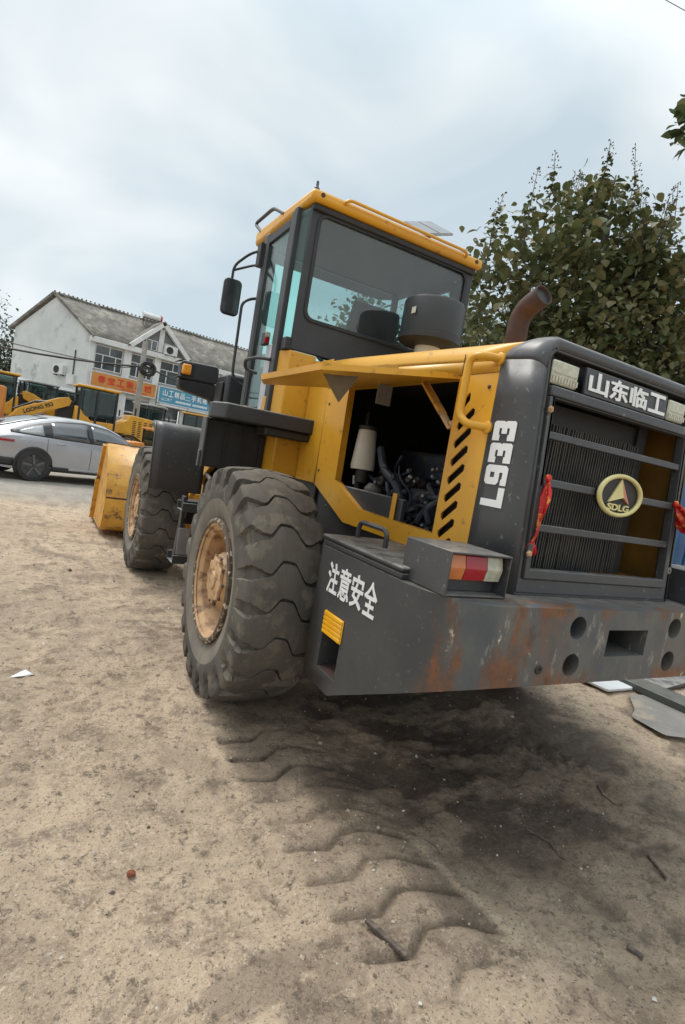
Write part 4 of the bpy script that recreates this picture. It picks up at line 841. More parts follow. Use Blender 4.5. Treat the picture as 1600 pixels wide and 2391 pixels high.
def bucket():
    back = [(4.98, 1.125), (4.80, 1.10), (4.47, .895), (4.33, .66), (4.33, .36), (4.46, .13), (4.66, .055), (5.70, .03)]
    g = MB(); g.grid([[(x, y, z) for y, z in back] for x in (-1.25, -.6, .6, 1.25)]); bk = g.build('bucket', YELW, LD, smooth=12, solid=.022)
    side = [(4.98, 1.125), (4.80, 1.10), (4.47, .895), (4.33, .66), (4.33, .36), (4.46, .13), (4.66, .055), (5.60, .04), (5.36, .62), (5.10, 1.02)]
    for s in (-1, 1):
        g = MB(); g.prism(side, FX, s * 1.262, s * 1.238); g.build('bucket_side', YELW, bk, bev=.003)
        g = MB(); g.beam((s * 1.262, 5.62, .05), (s * 1.262, 5.35, .64), .05, .10, (1, 0, 0)); g.beam((s * 1.262, 5.35, .64), (s * 1.262, 5.02, 1.10), .05, .08, (1, 0, 0)); g.build('side_cutter', YELW, bk, bev=.004)
    g = MB(); g.beam((-1.26, 4.99, 1.13), (1.26, 4.99, 1.13), .09, .03); g.build('top_lip', RUSTP, bk, bev=.004)
    g = MB(); g.beam((-1.25, 4.325, .50), (1.25, 4.325, .50), .012, .02); g.beam((-1.25, 4.41, .22), (1.25, 4.41, .22), .014, .02); g.build('back_seam', RUSTP, bk)
    B('cutting_edge', STEEL, bk, (-1.27, 1.27, 5.62, 5.85, .018, .045), bev=.004)
    for s in (-.40, .40): g = MB(); g.prism([(4.32, .25), (4.30, .62), (4.22, .62), (4.20, .35)], FX, s - .1, s - .06); g.prism([(4.32, .25), (4.30, .62), (4.22, .62), (4.20, .35)], FX, s + .06, s + .1); g.build('bucket_ear', YELW, bk)
bucket()

# intake bowl and exhaust
g = MB(); g.lathe([(0, .085), (.205, .085)], (.17, .28, 2.0), (0, 0, 1), 24); nk = g.build('intake_neck', CREAM, LD)
g = MB(); g.lathe([(2.205, .10), (2.218, .175), (2.235, .205), (2.268, .207), (2.272, .199), (2.475, .199), (2.491, .192), (2.497, .17), (2.499, .001)], (.17, .28, 0), (0, 0, 1), 48); ib = g.build('intake_bowl', GREYD, LD, smooth=50)
g = MB(); g.lathe([(2.266, .2055), (2.276, .2055), (2.276, .200), (2.266, .200)], (.17, .28, 0), (0, 0, 1), 48, close=True); g.build('bowl_seam', BLACK, ib)
B('bowl_sticker', CREAM, ib, (-.028, -.0245, .20, .24, 2.37, 2.41))
pth = arc([(.175, -.51, 1.86), (.174, -.51, 2.31), (.168, -.66, 2.375)], .13, 10)
g = MB(); g.tube(pth, .052, 24, cap=False); ex = g.build('exhaust_pipe', RUSTP, LD, smooth=60, solid=.006)
g = MB(); g.tube(pth[:-1] + [pth[-2].lerp(pth[-1], .8)], .0475, 24, cap=True); g.build('pipe_bore', BLACK, ex)

# red cloth ribbons tied to the grille
def ribbon(pts, wd, label):
    g = MB(); P = arc([Vector(p) for p in pts], .06, 4); n = len(P); rows = []
    for i, p in enumerate(P):
        t = i / (n - 1); d = (P[min(i + 1, n - 1)] - P[max(i - 1, 0)]).normalized(); a = .5 + 1.0 * math.sin(3.1 * t + wd * 9)
        sdv = Vector((math.cos(a), math.sin(a), 0)); sdv = (sdv - d * sdv.dot(d)).normalized(); ww = wd * (.35 + .75 * min(1, t * 3))
        rows.append([p + sdv * ww * k + d.cross(sdv) * .009 * (math.cos(k * 13 + t * 5) + .5 * math.sin(k * 23 + t * 9)) * min(1, t * 4) for k in np.linspace(-.5, .5, 11)])
    g.grid(rows); o = g.build('red_ribbon', REDCL, None, smooth=60, solid=.0015, sub=1)
    g = MB(); g.lathe([(-.015, .006), (-.008, .012), (.006, .013), (.014, .007)], P[0], (.3, .4, 1), 10); g.build('knot', REDCL, o, sub=1)
    return tag(o, label, 'ribbon', 'red ribbons tied to the grille')
ribbon([(-.395, -1.412, 1.428), (-.398, -1.415, 1.38), (-.402, -1.405, 1.28), (-.398, -1.40, 1.19), (-.395, -1.385, 1.14)], .068, 'crumpled red ribbon hanging straight down, tied to the grille bar beside the grey L933 flank')
ribbon([(.402, -1.405, 1.425), (.405, -1.425, 1.39), (.435, -1.455, 1.33), (.485, -1.47, 1.275), (.52, -1.47, 1.215)], .090, 'red ribbon with gold print blown sideways from the far end of the grille bar')

# ------------------------------------------------------------------ silver car on the road
SILV = mat('silver_paint', (.44, .44, .46), (.41, .41, .43), rough=.28, metal=.35, coat=.6, nscale=1.5, dust=.12, dustcol=(.5, .48, .44))
CARGL = mat('car_glass', (.045, .05, .058), (.06, .065, .07), rough=.06, spec=.9, coat=.5)
CARBK = mat('car_trim', (.02, .02, .022), (.03, .03, .03), rough=.45)
def car(loc, rz):
    root = empty('parked_car', loc, 'silver fastback car on the road beyond the bucket', 'car', rz=rz)
    st = np.array([  # x, half width, sill z, shoulder z, top z, roof half width
        (-.93, .52, .42, .70, .86, .40), (-.90, .70, .34, .78, .95, .50), (-.78, .82, .29, .86, 1.06, .58), (-.50, .88, .25, .93, 1.13, .60), (-.15, .905, .24, .955, 1.26, .60), (.25, .915, .24, .955, 1.38, .60),
        (.70, .92, .24, .945, 1.46, .60), (1.2, .92, .24, .935, 1.475, .60), (1.65, .92, .24, .925, 1.43, .60), (2.05, .92, .24, .91, 1.29, .60), (2.45, .915, .25, .895, 1.06, .62), (2.75, .905, .26, .86, .93, .66), (3.15, .88, .27, .78, .84, .64), (3.5, .80, .30, .68, .73, .56), (3.68, .62, .36, .58, .62, .42)])
    def S_(x): return [np.interp(x, st[:, 0], st[:, k]) for k in range(1, 6)]
    def side(x, z):
        w_, z0, zs, zt, rw = S_(x)
        if z <= zs:
            t = (z - z0) / (zs - z0); return w_ * (.955 + .045 * math.sin(min(1, max(0, t)) * PI * .8)) 
        t = min(1, (z - zs) / max(1e-3, zt - .05 - zs)); return w_ * .985 + (rw + .03 - w_ * .985) * t
    g = MB(); rows = []
    for x in np.linspace(-.93, 3.68, 60):
        w_, z0, zs, zt, rw = S_(x); h = [(side(x, z0 + (zs - z0) * t), z0 + (zs - z0) * t) for t in (0, .12, .3, .5, .72, .88, 1)]
        h += [(side(x, zs + (zt - .05 - zs) * t), zs + (zt - .05 - zs) * t) for t in (.12, .4, .7, 1)] + [(rw * .9, zt - .016), (rw * .5, zt - .003), (0, zt)]
        rows.append([(x, -a, b) for a, b in h] + [(x, a, b) for a, b in reversed(h[:-1])])
    g.grid(rows); n = len(rows[0]); g.f.append(tuple(range(n))); g.m.append(0); g.f.append(tuple(range(59 * n, 60 * n))); g.m.append(0)
    body = g.build('body', SILV, root, smooth=38)
    def patch(name, m, lo, hi, x0, x1, k=14, off=.006, both=True):
        for s in ((-1, 1) if both else (-1,)):
            g = MB(); rows = []
            for x in np.linspace(x0, x1, k):
                a, b = lo(x), hi(x); rows.append([(x, s * (side(x, a + (b - a) * t) + off), a + (b - a) * t) for t in (0, .33, .66, 1)])
            g.grid(rows); g.build(name, m, root, smooth=60, solid=.004)
    top = lambda x: np.interp(x, [-.45, .0, .5, 1.1, 1.7, 2.1, 2.35], [1.02, 1.20, 1.335, 1.39, 1.335, 1.19, 1.03])
    bel = lambda x: np.interp(x, [-.45, .5, 1.5, 2.35], [1.005, .985, .975, .965])
    patch('window_surround', CARBK, lambda x: bel(x) - .012, lambda x: top(x) + .018, -.46, 2.37, 30, .004)
    patch('quarter_glass', mat('bright_quarter', (.35, .36, .37), rough=.1, coat=.5), lambda x: bel(x) + .012, lambda x: max(bel(x) + .013, top(x) - .02), -.30, .18, 8, .009)
    patch('rear_side_window', CARGL, lambda x: bel(x) + .01, lambda x: top(x) - .012, .36, 1.18, 12, .009)
    patch('front_side_window', CARGL, lambda x: bel(x) + .01, lambda x: max(bel(x) + .012, top(x) - .012), 1.28, 2.22, 14, .009)
    # rear screen and windscreen lie on the upper shell
    for nm, x0, x1 in (('rear_screen', -.62, .35), ('windscreen', 1.60, 2.42)):
        g = MB(); rows = []
        for x in np.linspace(x0, x1, 10):
            w_, z0, zs, zt, rw = S_(x); rows.append([(x, rw * .86 * t, zt + .010 - .014 * abs(t) ** 2) for t in np.linspace(-1, 1, 9)])
        g.grid(rows); g.build(nm, CARGL, root, smooth=60, solid=.006)
    for x in (.24, 1.22, 2.32):      # door seams
        patch('door_seam', CARBK, lambda x: .34, lambda x: .95, x, x + .009, 2, .002)
    patch('sill_cladding', CARBK, lambda x: .245, lambda x: .245 + .012 + .10 * np.interp(x, [.42, .75, 1.1, 2.3], [1, 1, .35, .25]), .40, 2.35, 14, .012)
    patch('lower_trim', SILV, lambda x: .30, lambda x: .30 + .055, .75, 2.3, 10, .018)
    patch('door_handle', SILV, lambda x: .86, lambda x: .885, .42, .62, 4, .012); patch('door_handle', SILV, lambda x: .855, lambda x: .88, 1.42, 1.62, 4, .012)
    patch('bumper_trim', CARBK, lambda x: .30, lambda x: .47, -.80, -.40, 6, .012)
    patch('tail_light', RED, lambda x: .80, lambda x: .85, -.86, -.42, 8, .012)
    B('tail_light_bar', RED, root, (-.945, -.925, -.45, .45, .80, .85)); B('number_plate', mat('plate_blue', (.03, .09, .35), rough=.4), root, (-.945, -.932, -.22, .22, .55, .68)); B('rear_bumper', CARBK, root, (-.93, -.60, -.60, .60, .30, .42), bev=.03)
    for s in (-1, 1):
        for x in (0., 2.82):
            g = MB(); yy = side(x, .34)
            rows = []
            for r_ in (.05, .2, .3, .36, .40):
                row = []
                for a in np.linspace(0, 2 * PI, 41): px, pz = x + r_ * math.cos(a), max(.16, .35 + r_ * math.sin(a)); row.append((px, s * (side(px, max(pz, S_(px)[1])) + .005), pz))
                rows.append(row)
            g.grid(rows); g.build('wheel_arch', CARBK, root, solid=.004)
            g = MB(); g.lathe([(-.20, .30), (-.20, .325), (-.01, .33), (.0, .322), (.004, .25), (-.012, .245)], (0, 0, 0), (0, s, 0), 40); wl = g.build('wheel', CARBK, root, loc=(x, s * (yy + .034), .335))
            g = MB(); g.lathe([(-.008, .245), (-.008, .05), (.004, .05), (.006, .001)], (0, 0, 0), (0, s, 0), 36, cap=False); g.build('rim', mat('dark_alloy', (.06, .062, .066), (.1, .1, .105), rough=.35, metal=.6, nscale=12), wl)
            g = MB()
            for k in range(5): a = 2 * PI * k / 5 + .3; g.beam((.04 * math.cos(a), s * .006, .04 * math.sin(a)), (.235 * math.cos(a + .12), s * .002, .235 * math.sin(a + .12)), .014, .05, (-math.sin(a), 0, math.cos(a)))
            g.build('spokes', mat('grey_alloy', (.16, .165, .17), rough=.35, metal=.6), wl)
    for s in (-1, 1): g = MB(); g.obox((2.05, s * 1.0, 1.02), ((1, 0, 0), (0, 1, 0), (0, 0, 1)), (.07, .09, .055)); g.build('door_mirror', CARBK, root, bev=.03)
    return root
car((-2.46, 10.55, 0), math.radians(24)).scale = (.93,) * 3

# ------------------------------------------------------------------ smaller loaders parked in the yard across the road
OYEL = mat('bright_machine_paint', (.72, .36, .03), (.62, .30, .03), rough=.4, nscale=3, spots=(.35, .17, .04), spot_amt=.12, dust=.15, dustcol=(.6, .42, .2))
OORG = mat('orange_machine_paint', (.70, .25, .04), (.6, .21, .04), rough=.45, nscale=3, spots=(.25, .12, .05), spot_amt=.2, dust=.15)
GREYM = mat('pale_machine_paint', (.36, .36, .34), (.28, .28, .27), rough=.5, nscale=4, dust=.2)
def yard_loader(loc, rz, paint, label, name='compact_loader', boom=True, letters=None, roofm=None, sc=1.):
    r = empty(name, loc, label, 'loader', 'loaders parked across the road', rz); r.scale = (sc,) * 3
    B('chassis', DARK, r, (-1.4, 1.9, -.35, .35, .45, .85), bev=.02)
    g = MB(); g.prism([(-1.95, .95), (-1.95, 1.72), (-1.85, 1.80), (-1.05, 1.86), (-.98, 1.66), (-.55, 1.44), (.22, 1.42), (.48, 1.62), (.62, 1.84), (.74, 1.84), (.78, 1.15), (-.9, 1.15), (-1.0, .95)], lambda u, v, w_: (u, w_, v), -.575, .575); bd = g.build('engine_cover', paint, r, bev=.03)
    for s in (-1, 1):
        for k in range(4):
            g = MB()
            for j in range(9): z = 1.12 + j * .065; g.box(-1.85 + k * .19, -1.74 + k * .19, s * .573, s * .581, z, z + .030)
            tag(g.build('vent_louvres', BLACK, bd), kind='stuff')
    # cab
    g = MB()
    for x, y in ((-.55, -.55), (-.55, .55), (.62, -.55), (.62, .55), (.08, -.56), (.08, .56)): g.box(x - .035, x + .035, y - .03, y + .03, 1.20, 2.52)
    g.box(-.56, -.54, -.5, .5, 1.2, 1.75); cb = g.build('cab_frame', BLACK, r)
    B('cab_side_glass', GLY, cb, (-.51, .04, -.535, -.53, 1.56, 2.48), (.12, .58, -.535, -.53, 1.56, 2.48)); B('cab_side_glass', GLY, cb, (-.51, .04, .53, .535, 1.56, 2.48), (.12, .58, .53, .535, 1.56, 2.48))
    B('cab_end_glass', GLY, cb, (.615, .62, -.5, .5, 1.45, 2.48)); B('cab_end_glass', GLY, cb, (-.555, -.55, -.5, .5, 1.78, 2.48))
    B('seat', BLACK, cb, (-.35, .1, -.25, .25, 1.3, 1.7), (-.40, -.25, -.25, .25, 1.7, 2.2), bev=.03); B('cab_floor', BLACK, cb, (-.5, .6, -.5, .5, 1.15, 1.2))
    B('roof', roofm or paint, r, (-.66, .74, -.62, .62, 2.52, 2.60), bev=.03)
    for x in (-1.05, 1.05):
        for s in (-1, 1):
            g = MB(); g.lathe([(-.16, .30), (-.17, .45), (-.15, .53), (.15, .53), (.17, .45), (.16, .30)], (0, 0, 0), (0, 1, 0), 28); wl = g.build('wheel', TYRE, r, loc=(x, s * .62, .53))
            g = MB(); g.lathe([(0, .30), (.01, .28), (-.05, .2), (-.05, .1), (.02, .1)], (0, s * .16, 0), (0, s, 0), 20); g.build('rim', paint, wl)
            g = MB(); q = [(.62 * math.cos(a), .62 * math.sin(a)) for a in np.linspace(.25, PI - .25, 9)]; g.grid([[(x + u, s * yy, .53 + v) for u, v in q] for yy in (.45, .80)]); g.build('mudguard', DARK, r, solid=.015)
    B('front_tower', DARK if boom else paint, r, (.75, 1.25, -.30, .30, .8, 1.95), bev=.03)
    if boom:
        for s in (-1, 1):
            g = MB(); g.prism([(.85, 1.98), (.95, 2.08), (1.2, 2.02), (2.35, 1.45), (3.0, .62), (2.9, .45), (2.75, .50), (2.15, 1.20), (.9, 1.80)], FY_(s), .34, .42); bm_ = g.build('boom_arm', paint, r, bev=.01)
            if letters:
                a = math.atan2(-.57, 1.15)
                d = Vector((math.cos(a), 0, math.sin(a))) if s > 0 else Vector((-math.cos(a), 0, -math.sin(a)))
                if s > 0:  # reads towards the cab on the +y side
                    text('boom_lettering', letters, BLACK, bm_, (2.20, s * .424, 1.30), (-math.cos(a), 0, -math.sin(a)), (math.sin(-a), 0, math.cos(a)), .92, .13, .03, .004)
                else: text('boom_lettering', letters, BLACK, bm_, (1.28, s * .424, 1.74), (math.cos(a), 0, math.sin(a)), (-math.sin(a), 0, math.cos(a)), .92, .13, .03, .004)
        g = MB(); g.prism([(2.75, 1.05), (2.62, .75), (2.72, .3), (2.95, .08), (3.6, .05), (3.15, .95)], FY, -.85, .85); g.build('bucket', paint, r, bev=.02)
        g = MB(); g.tube([(.9, 0, 1.9), (1.9, 0, 1.75)], .05, 10); g.tube([(1.9, 0, 1.75), (2.5, 0, 1.4)], .03, 8); g.build('tilt_cylinder', GREYD, r)
    for s in (-1, 1):
        g = MB(); g.tube([(.62, s * .58, 2.3), (.80, s * .72, 2.3), (.80, s * .72, 2.05)], .012, 6); g.box(.78, .82, s * .65, s * .79, 1.98, 2.25); g.build('mirror', BLACK, r)
    g = MB(); g.tube([(-1.3, .2, 1.8), (-1.3, .2, 2.15)], .035, 10); g.build('exhaust', GREYD, r)
    B('tail_light', RED, r, (-1.97, -1.945, -.42, -.3, 1.2, 1.3)); B('tail_light', RED, r, (-1.97, -1.945, .3, .42, 1.2, 1.3))
    return r
def FY_(s): return lambda u, v, w_: (u, s * w_, v)
yard_loader((-.52, 18.9, 0), PI + .10, OYEL, 'bright yellow compact loader with raised lettered boom directly behind the silver car', letters='LGONG 953', sc=1.0)
yard_loader((2.0, 23.8, 0), -.30, GREYM, 'grey cab loader between the bright yellow one and the shop fronts', boom=False, roofm=GREYM)
yard_loader((4.7, 26.5, .1), -.25, OYEL, 'dark cab loader with an orange roof edge below the blue shop sign', boom=False)
yard_loader((-2.45, 24.6, .08), 1.9, GREYM, 'loader with a dark glazed cab and pale roof in front of the blank gable wall', boom=False, roofm=GREYM)
yard_loader((-4.32, 15.4, 0), -.05, OORG, 'orange loader at the left edge of the photo with its front frame showing', boom=False)
yard_loader((-3.75, 20.3, 0), .12, OYEL, 'yellow loader with a low boom between the silver car roof and the gable wall', boom=True)
yard_loader((-1.4, 25.6, .0), -.2, OORG, 'orange loader further back behind the bright yellow cab', boom=False, roofm=GREYM)
yard_loader((1.05, 14.8, -.12), .35, OORG, 'small orange machine mostly hidden behind the front mudguard', boom=False, name='small_machine', sc=.62)

# ------------------------------------------------------------------ two-storey shop house
PLAS = mat('whitewashed_plaster', (.66, .67, .65), (.57, .58, .565), rough=.9, nscale=.7, spots=(.38, .39, .39), spot_amt=.26, spot_scale=.55, bump=.1, bscale=3)
WTRIM = mat('white_wall_paint', (.72, .72, .71), (.62, .62, .60), rough=.8, nscale=2)
GRWALL = mat('grey_render', (.20, .205, .205), (.16, .165, .165), rough=.85)
TILE = mat('grey_brown_tiles', (.205, .185, .155), (.135, .125, .11), rough=.85, nscale=2.2, spots=(.29, .265, .22), spot_amt=.35, spot_scale=1.6, bump=.3, bscale=14)
WGL = mat('window_pane', (.055, .065, .075), (.10, .115, .125), rough=.06, nscale=.9, spec=.9, coat=.6)
WFR = mat('white_window_frame', (.75, .75, .74), rough=.5)
ORB = mat('orange_sign_board', (.62, .27, .07), (.55, .22, .05), rough=.55, nscale=1.2)
BLB = mat('blue_sign_board', (.07, .27, .40), (.09, .30, .42), rough=.5, nscale=1.)
REDL = mat('red_sign_letters', (.72, .055, .02), rough=.5)
CONC = mat('concrete', (.36, .35, .33), (.29, .28, .26), rough=.9, nscale=4, bump=.15)
HC = Vector((-.27, 34.64, 0)); HA = math.radians(11); HU = Vector((math.cos(HA), math.sin(HA), 0)); HN = Vector((-math.sin(HA), math.cos(HA), 0)); HG = Vector((-4.1, 4.75, 0)).normalized(); HD = 6.35
LEN = 15.5
def hp(u, d, z): return HC + HU * u + HN * d + Vector((0, 0, z))
def hg(u, d, z): return HC + HU * u + HG * d + Vector((0, 0, z))
def hbox(g, u0, u1, d0, d1, z0, z1):
    g.add([hp(u, d, z) for z in (z0, z1) for d in (d0, d1) for u in (u0, u1)], [(0, 2, 3, 1), (4, 5, 7, 6), (0, 1, 5, 4), (2, 6, 7, 3), (0, 4, 6, 2), (1, 3, 7, 5)])
def house():
    H = empty('shop_house', HC, 'two storey white house with grey tiled roof and stained blank gable across the road', 'house')
    Hi = Matrix.Translation(-HC)
    def hb(name, m, par, *boxes, bev=0):
        g = MB()
        for b in boxes: hbox(g, *b)
        g.v = [tuple(Vector(v) - HC) for v in g.v]; return g.build(name, m, par, bev=bev)
    def hm(g, name, m, par, **k):
        g.v = [tuple(Vector(v) - HC) for v in g.v]; return g.build(name, m, par, **k)
    g = MB(); pr = [(0, 0), (HD, 0), (HD, 6.55), (HD / 2, 8.62), (0, 6.55)]
    g.add([hg(0, d, z) for d, z in pr] + [hg(.22, d, z) for d, z in pr], [(0, 1, 2, 3, 4), (9, 8, 7, 6, 5)] + [(i, (i + 1) % 5, (i + 1) % 5 + 5, i + 5) for i in range(5)]); hm(g, 'gable_wall', PLAS, H)
    g = MB(); g.add([hg(LEN, d, z) for d, z in pr] + [hg(LEN - .22, d, z) for d, z in pr], [(0, 1, 2, 3, 4), (9, 8, 7, 6, 5)] + [(i, (i + 1) % 5, (i + 1) % 5 + 5, i + 5) for i in range(5)]); hm(g, 'gable_wall', PLAS, H)
    hb('front_wall', WTRIM, H, (.22, LEN - .22, .12, .30, 3.3, 6.5))
    # roof slopes: ribs of tiles, drawn up to the ridge
    def slope(d0, z0, d1, z1, u0, u1, name):
        g = MB(); us = np.arange(u0, u1 + .01, .115); rows = []
        for t in (0, .25, .5, .75, 1):
            rows.append([hg(u, d0 + (d1 - d0) * t, z0 + (z1 - z0) * t + (.035 if k % 2 else 0) + .02 * math.sin(u * .9 + t * 3)) for k, u in enumerate(us)])
        g.grid(rows); return hm(g, name, TILE, H, smooth=20, solid=.03)
    slope(-.38, 6.42, HD / 2, 8.80, -.16, LEN + .2, 'roof'); slope(HD + .3, 6.42, HD / 2, 8.80, -.16, LEN + .2, 'roof')
    g = MB(); g.tube([hg(u, HD / 2, 8.84 + .03 * math.sin(u * 2.3)) for u in np.linspace(-.2, LEN + .2, 60)], .09, 8); rg = hm(g, 'ridge', TILE, H)
    g = MB()
    for u in np.arange(-.1, LEN, .26): p = hg(u, HD / 2, 8.93); g.box(p.x - .05, p.x + .05, p.y - .06, p.y + .06, p.z, p.z + .07)
    tag(hm(g, 'ridge_caps', TILE, rg), kind='stuff')
    for sgn in (0, 1):
        g = MB(); d0, z0 = ((-.4, 6.45), (HD + .35, 6.45))[sgn]; g.beam(hg(-.12, d0, z0), hg(-.12, HD / 2, 8.86), .14, .16); hm(g, 'verge', TILE, H)
    hb('eave_beam', WTRIM, H, (-.05, LEN, -.34, .12, 6.18, 6.50), bev=.03)
    # columns and corner pier
    for a, b in ((0., .30), (2.03, 2.46), (3.96, 4.34), (6.10, 6.5), (8.1, 8.5), (10.2, 10.6), (12.4, 12.8), (LEN - .35, LEN)): hb('pier', WTRIM, H, (a, b, -.10, .12, 0, 6.18))
    # windows, upper floor
    def window(u0, u1, z0, z1, dd=.02, tr=.60, mul=(.28, .74)):
        f = MB(); t = .055; zt = z0 + (z1 - z0) * tr; W_ = u1 - u0
        for b in ((u0, u1, z0, z0 + t), (u0, u1, z1 - t, z1), (u0, u0 + t, z0 + t, z1 - t), (u1 - t, u1, z0 + t, z1 - t), (u0 + t, u1 - t, zt, zt + t)): hbox(f, b[0], b[1], dd, dd + .09, b[2], b[3])
        for m_ in mul: hbox(f, u0 + W_ * m_, u0 + W_ * m_ + t, dd + .002, dd + .088, z0 + t, zt)
        hbox(f, u0 + W_ * .5, u0 + W_ * .5 + t, dd + .002, dd + .088, zt + t, z1 - t)
        fr = hm(f, 'window', WFR, H); hb('pane', WGL, fr, (u0 + t, u1 - t, dd + .05, dd + .06, z0 + t, z1 - t))
    for a, b in ((.34, 2.00), (2.48, 3.94), (4.36, 6.08), (6.52, 8.08), (8.52, 10.18), (10.62, 12.38), (12.82, 15.1)): window(a, b, 4.66, 6.12)
    # ground floor shop openings
    for a, b in ((.30, 2.03), (2.46, 3.96), (4.34, 6.10), (6.5, 8.1), (8.5, 10.2), (10.6, 12.4)):
        d_ = hb('shop_front', WGL, H, (a, b, .25, .28, .05, 3.3)); hb('door_frame', WFR, d_, ((a + b) / 2 - .04, (a + b) / 2 + .04, .19, .249, .05, 3.3), (a, b, .19, .249, 2.4, 2.48))
    hb('soffit', CONC, H, (.22, LEN - .22, .12, 2.0, 3.2, 3.3))
    # cross gable with two little windows
    u0, u1, um = 2.28, 6.10, 4.19
    g = MB(); tri = [(u0 + .2, 6.5), (u1 - .2, 6.5), (um, 8.12)]; g.add([hp(u, -.08, z) for u, z in tri] + [hp(u, .1, z) for u, z in tri], [(0, 1, 2), (5, 4, 3), (0, 1, 4, 3), (1, 2, 5, 4), (2, 0, 3, 5)]); hm(g, 'gablet_wall', GRWALL, H)
    for ua in (u0, u1):
        g = MB(); g.beam(hp(ua, -.24, 6.52), hp(um + (.09 if ua > um else -.09), -.24, 8.28), .30, .26); hm(g, 'barge_board', WTRIM, H)
        s_ = 1 if ua > um else -1
        g = MB(); ks = np.arange(0, 1.001, .05); rows = []
        for t in ks: 
            u = ua + (um - ua) * t + s_ * .18 * (1 - t); z = 6.45 + (8.52 - 6.45) * t; dr = (z - 6.35) / (8.80 - 6.42) * (HD / 2 + .38) * 1.0 + .4
            rows.append([hp(u, -.36, z), hp(u, dr * .5, z + .02), hp(u, dr, z)])
        g.grid(rows); hm(g, 'gablet_roof', TILE, H, smooth=20, solid=.06)
    hb('gablet_post', WTRIM, H, (um - .16, um + .16, -.14, -.085, 6.5, 8.05))
    for a, b in ((3.22, 3.98), (4.40, 5.16)):
        f = MB(); t = .05
        for q in ((a, b, 6.58, 6.58 + t), (a, b, 7.22 - t, 7.22), (a, a + t, 6.63, 7.17), (b - t, b, 6.63, 7.17), ((a + b) / 2 - t / 2, (a + b) / 2 + t / 2, 6.63, 7.17)): hbox(f, q[0], q[1], -.13, -.085, q[2], q[3])
        fr = hm(f, 'window', WFR, H); hb('pane', WGL, fr, (a + t, b - t, -.10, -.09, 6.62, 7.18))
    # sign boards
    def sign(u0, u1, z0, z1, m, label, name):
        g = MB(); hbox(g, u0, u1, -.32, -.14, z0, z1); o = g.build(name, m, None, bev=.01); g = MB()
        for b in ((u0 - .05, u1 + .05, z0 - .05, z0), (u0 - .05, u1 + .05, z1, z1 + .05), (u0 - .05, u0, z0, z1), (u1, u1 + .05, z0, z1)): hbox(g, b[0], b[1], -.335, -.15, b[2], b[3])
        g.build('board_frame', WTRIM, o); return tag(o, label, 'sign')
    o = sign(.24, 4.18, 3.62, 4.44, ORB, 'orange shop sign with red lettering under the upstairs windows', 'shop_sign')
    for i, ch in enumerate('春宝工程机械'): text('sign_lettering', ch, REDL, o, hp(.62 + i * .565, -.322, 3.86), HU, (0, 0, 1), .44, .44, .02, .02)
    g = MB()
    for i in range(16): hbox(g, 2.05 + i * .105, 2.05 + i * .105 + .07, -.335, -.322, 3.70, 3.77)
    tag(g.build('small_print', REDL, o), kind='stuff')
    o = sign(4.42, 8.0, 3.46, 4.44, BLB, 'blue shop sign with white lettering, right of the orange one', 'shop_sign')
    for i, ch in enumerate('山工精品二手机械'): text('sign_lettering', ch, WHITE, o, hp(4.66 + i * .40, -.322, 3.90), HU, (0, 0, 1), .32, .40 if ch != '二' else .22, .015, .02)
    for i, ch in enumerate('山工原厂'): text('sign_lettering', ch, WHITE, o, hp(4.62 + i * .19, -.322, 3.60), HU, (0, 0, 1), .15, .17, .01, .015)
    g = MB()
    for i in range(22): hbox(g, 5.60 + i * .098 + (.12 if i > 10 else 0), 5.60 + i * .098 + .07 + (.12 if i > 10 else 0), -.335, -.322, 3.60, 3.74)
    tag(g.build('small_print', WHITE, o), kind='stuff')
    hb('awning', WTRIM, H, (4.36, 6.2, -.9, -.15, 3.22, 3.34), (6.3, 8.05, -.9, -.15, 3.22, 3.34))
    # air conditioners
    def ac(M, label):
        r = empty('air_conditioner', M.translation, label, 'air conditioner', 'air conditioners on the shop house')
        def bb(nm, m, par, *bs, bev=0):
            g = MB()
            for b in bs: g.box(*b)
            g.v = [tuple(M.to_3x3() @ Vector(v)) for v in g.v]; return g.build(nm, m, par, bev=bev)
        bb('casing', WTRIM, r, (-.42, .42, -.30, 0, 0, .58), bev=.02); bb('bracket', DARK, r, (-.3, -.26, -.3, .05, -.06, 0), (.26, .3, -.3, .05, -.06, 0))
        g = MB(); g.lathe([(0, .23), (.012, .23), (.012, .19), (.004, .19)], (-.10, -.302, .29), (0, -1, 0), 24, cap=False); g.lathe([(0.002, .19), (.003, .01)], (-.10, -.301, .29), (0, -1, 0), 20); g.v = [tuple(M.to_3x3() @ Vector(v)) for v in g.v]; g.build('fan_grille', DARK, r)
    gd = HG; nrm = Vector((gd.y, -gd.x, 0)) * -1   # gable outward normal points to -u side
    if nrm.dot(HU) > 0: nrm = -nrm
    p = HC + gd * 2.0 + Vector((0, 0, 3.95)); xa = -gd
    Mg = Matrix(((xa.x, -nrm.x, 0, p.x), (xa.y, -nrm.y, 0, p.y), (0, 0, 1, p.z), (0, 0, 0, 1))); ac(Mg, 'white air conditioner unit on the blank gable wall')
    p = hp(4.80, -.15, 6.52); ac(Matrix(((HU.x, HN.x, 0, p.x), (HU.y, HN.y, 0, p.y), (0, 0, 1, p.z), (0, 0, 0, 1))), 'white air conditioner unit in front of the right gablet window')
    g = MB(); q = HC + gd * 1.05 + nrm * .10 + Vector((0, 0, 3.75)); g.obox(q, (gd, nrm, (0, 0, 1)), (.28, .10, .30)); g.build('meter_box', WTRIM, None, bev=.01)['label'] = 'pale meter box on the gable wall beside the air conditioner'
    bpy.data.objects['meter_box']['category'] = 'meter box'
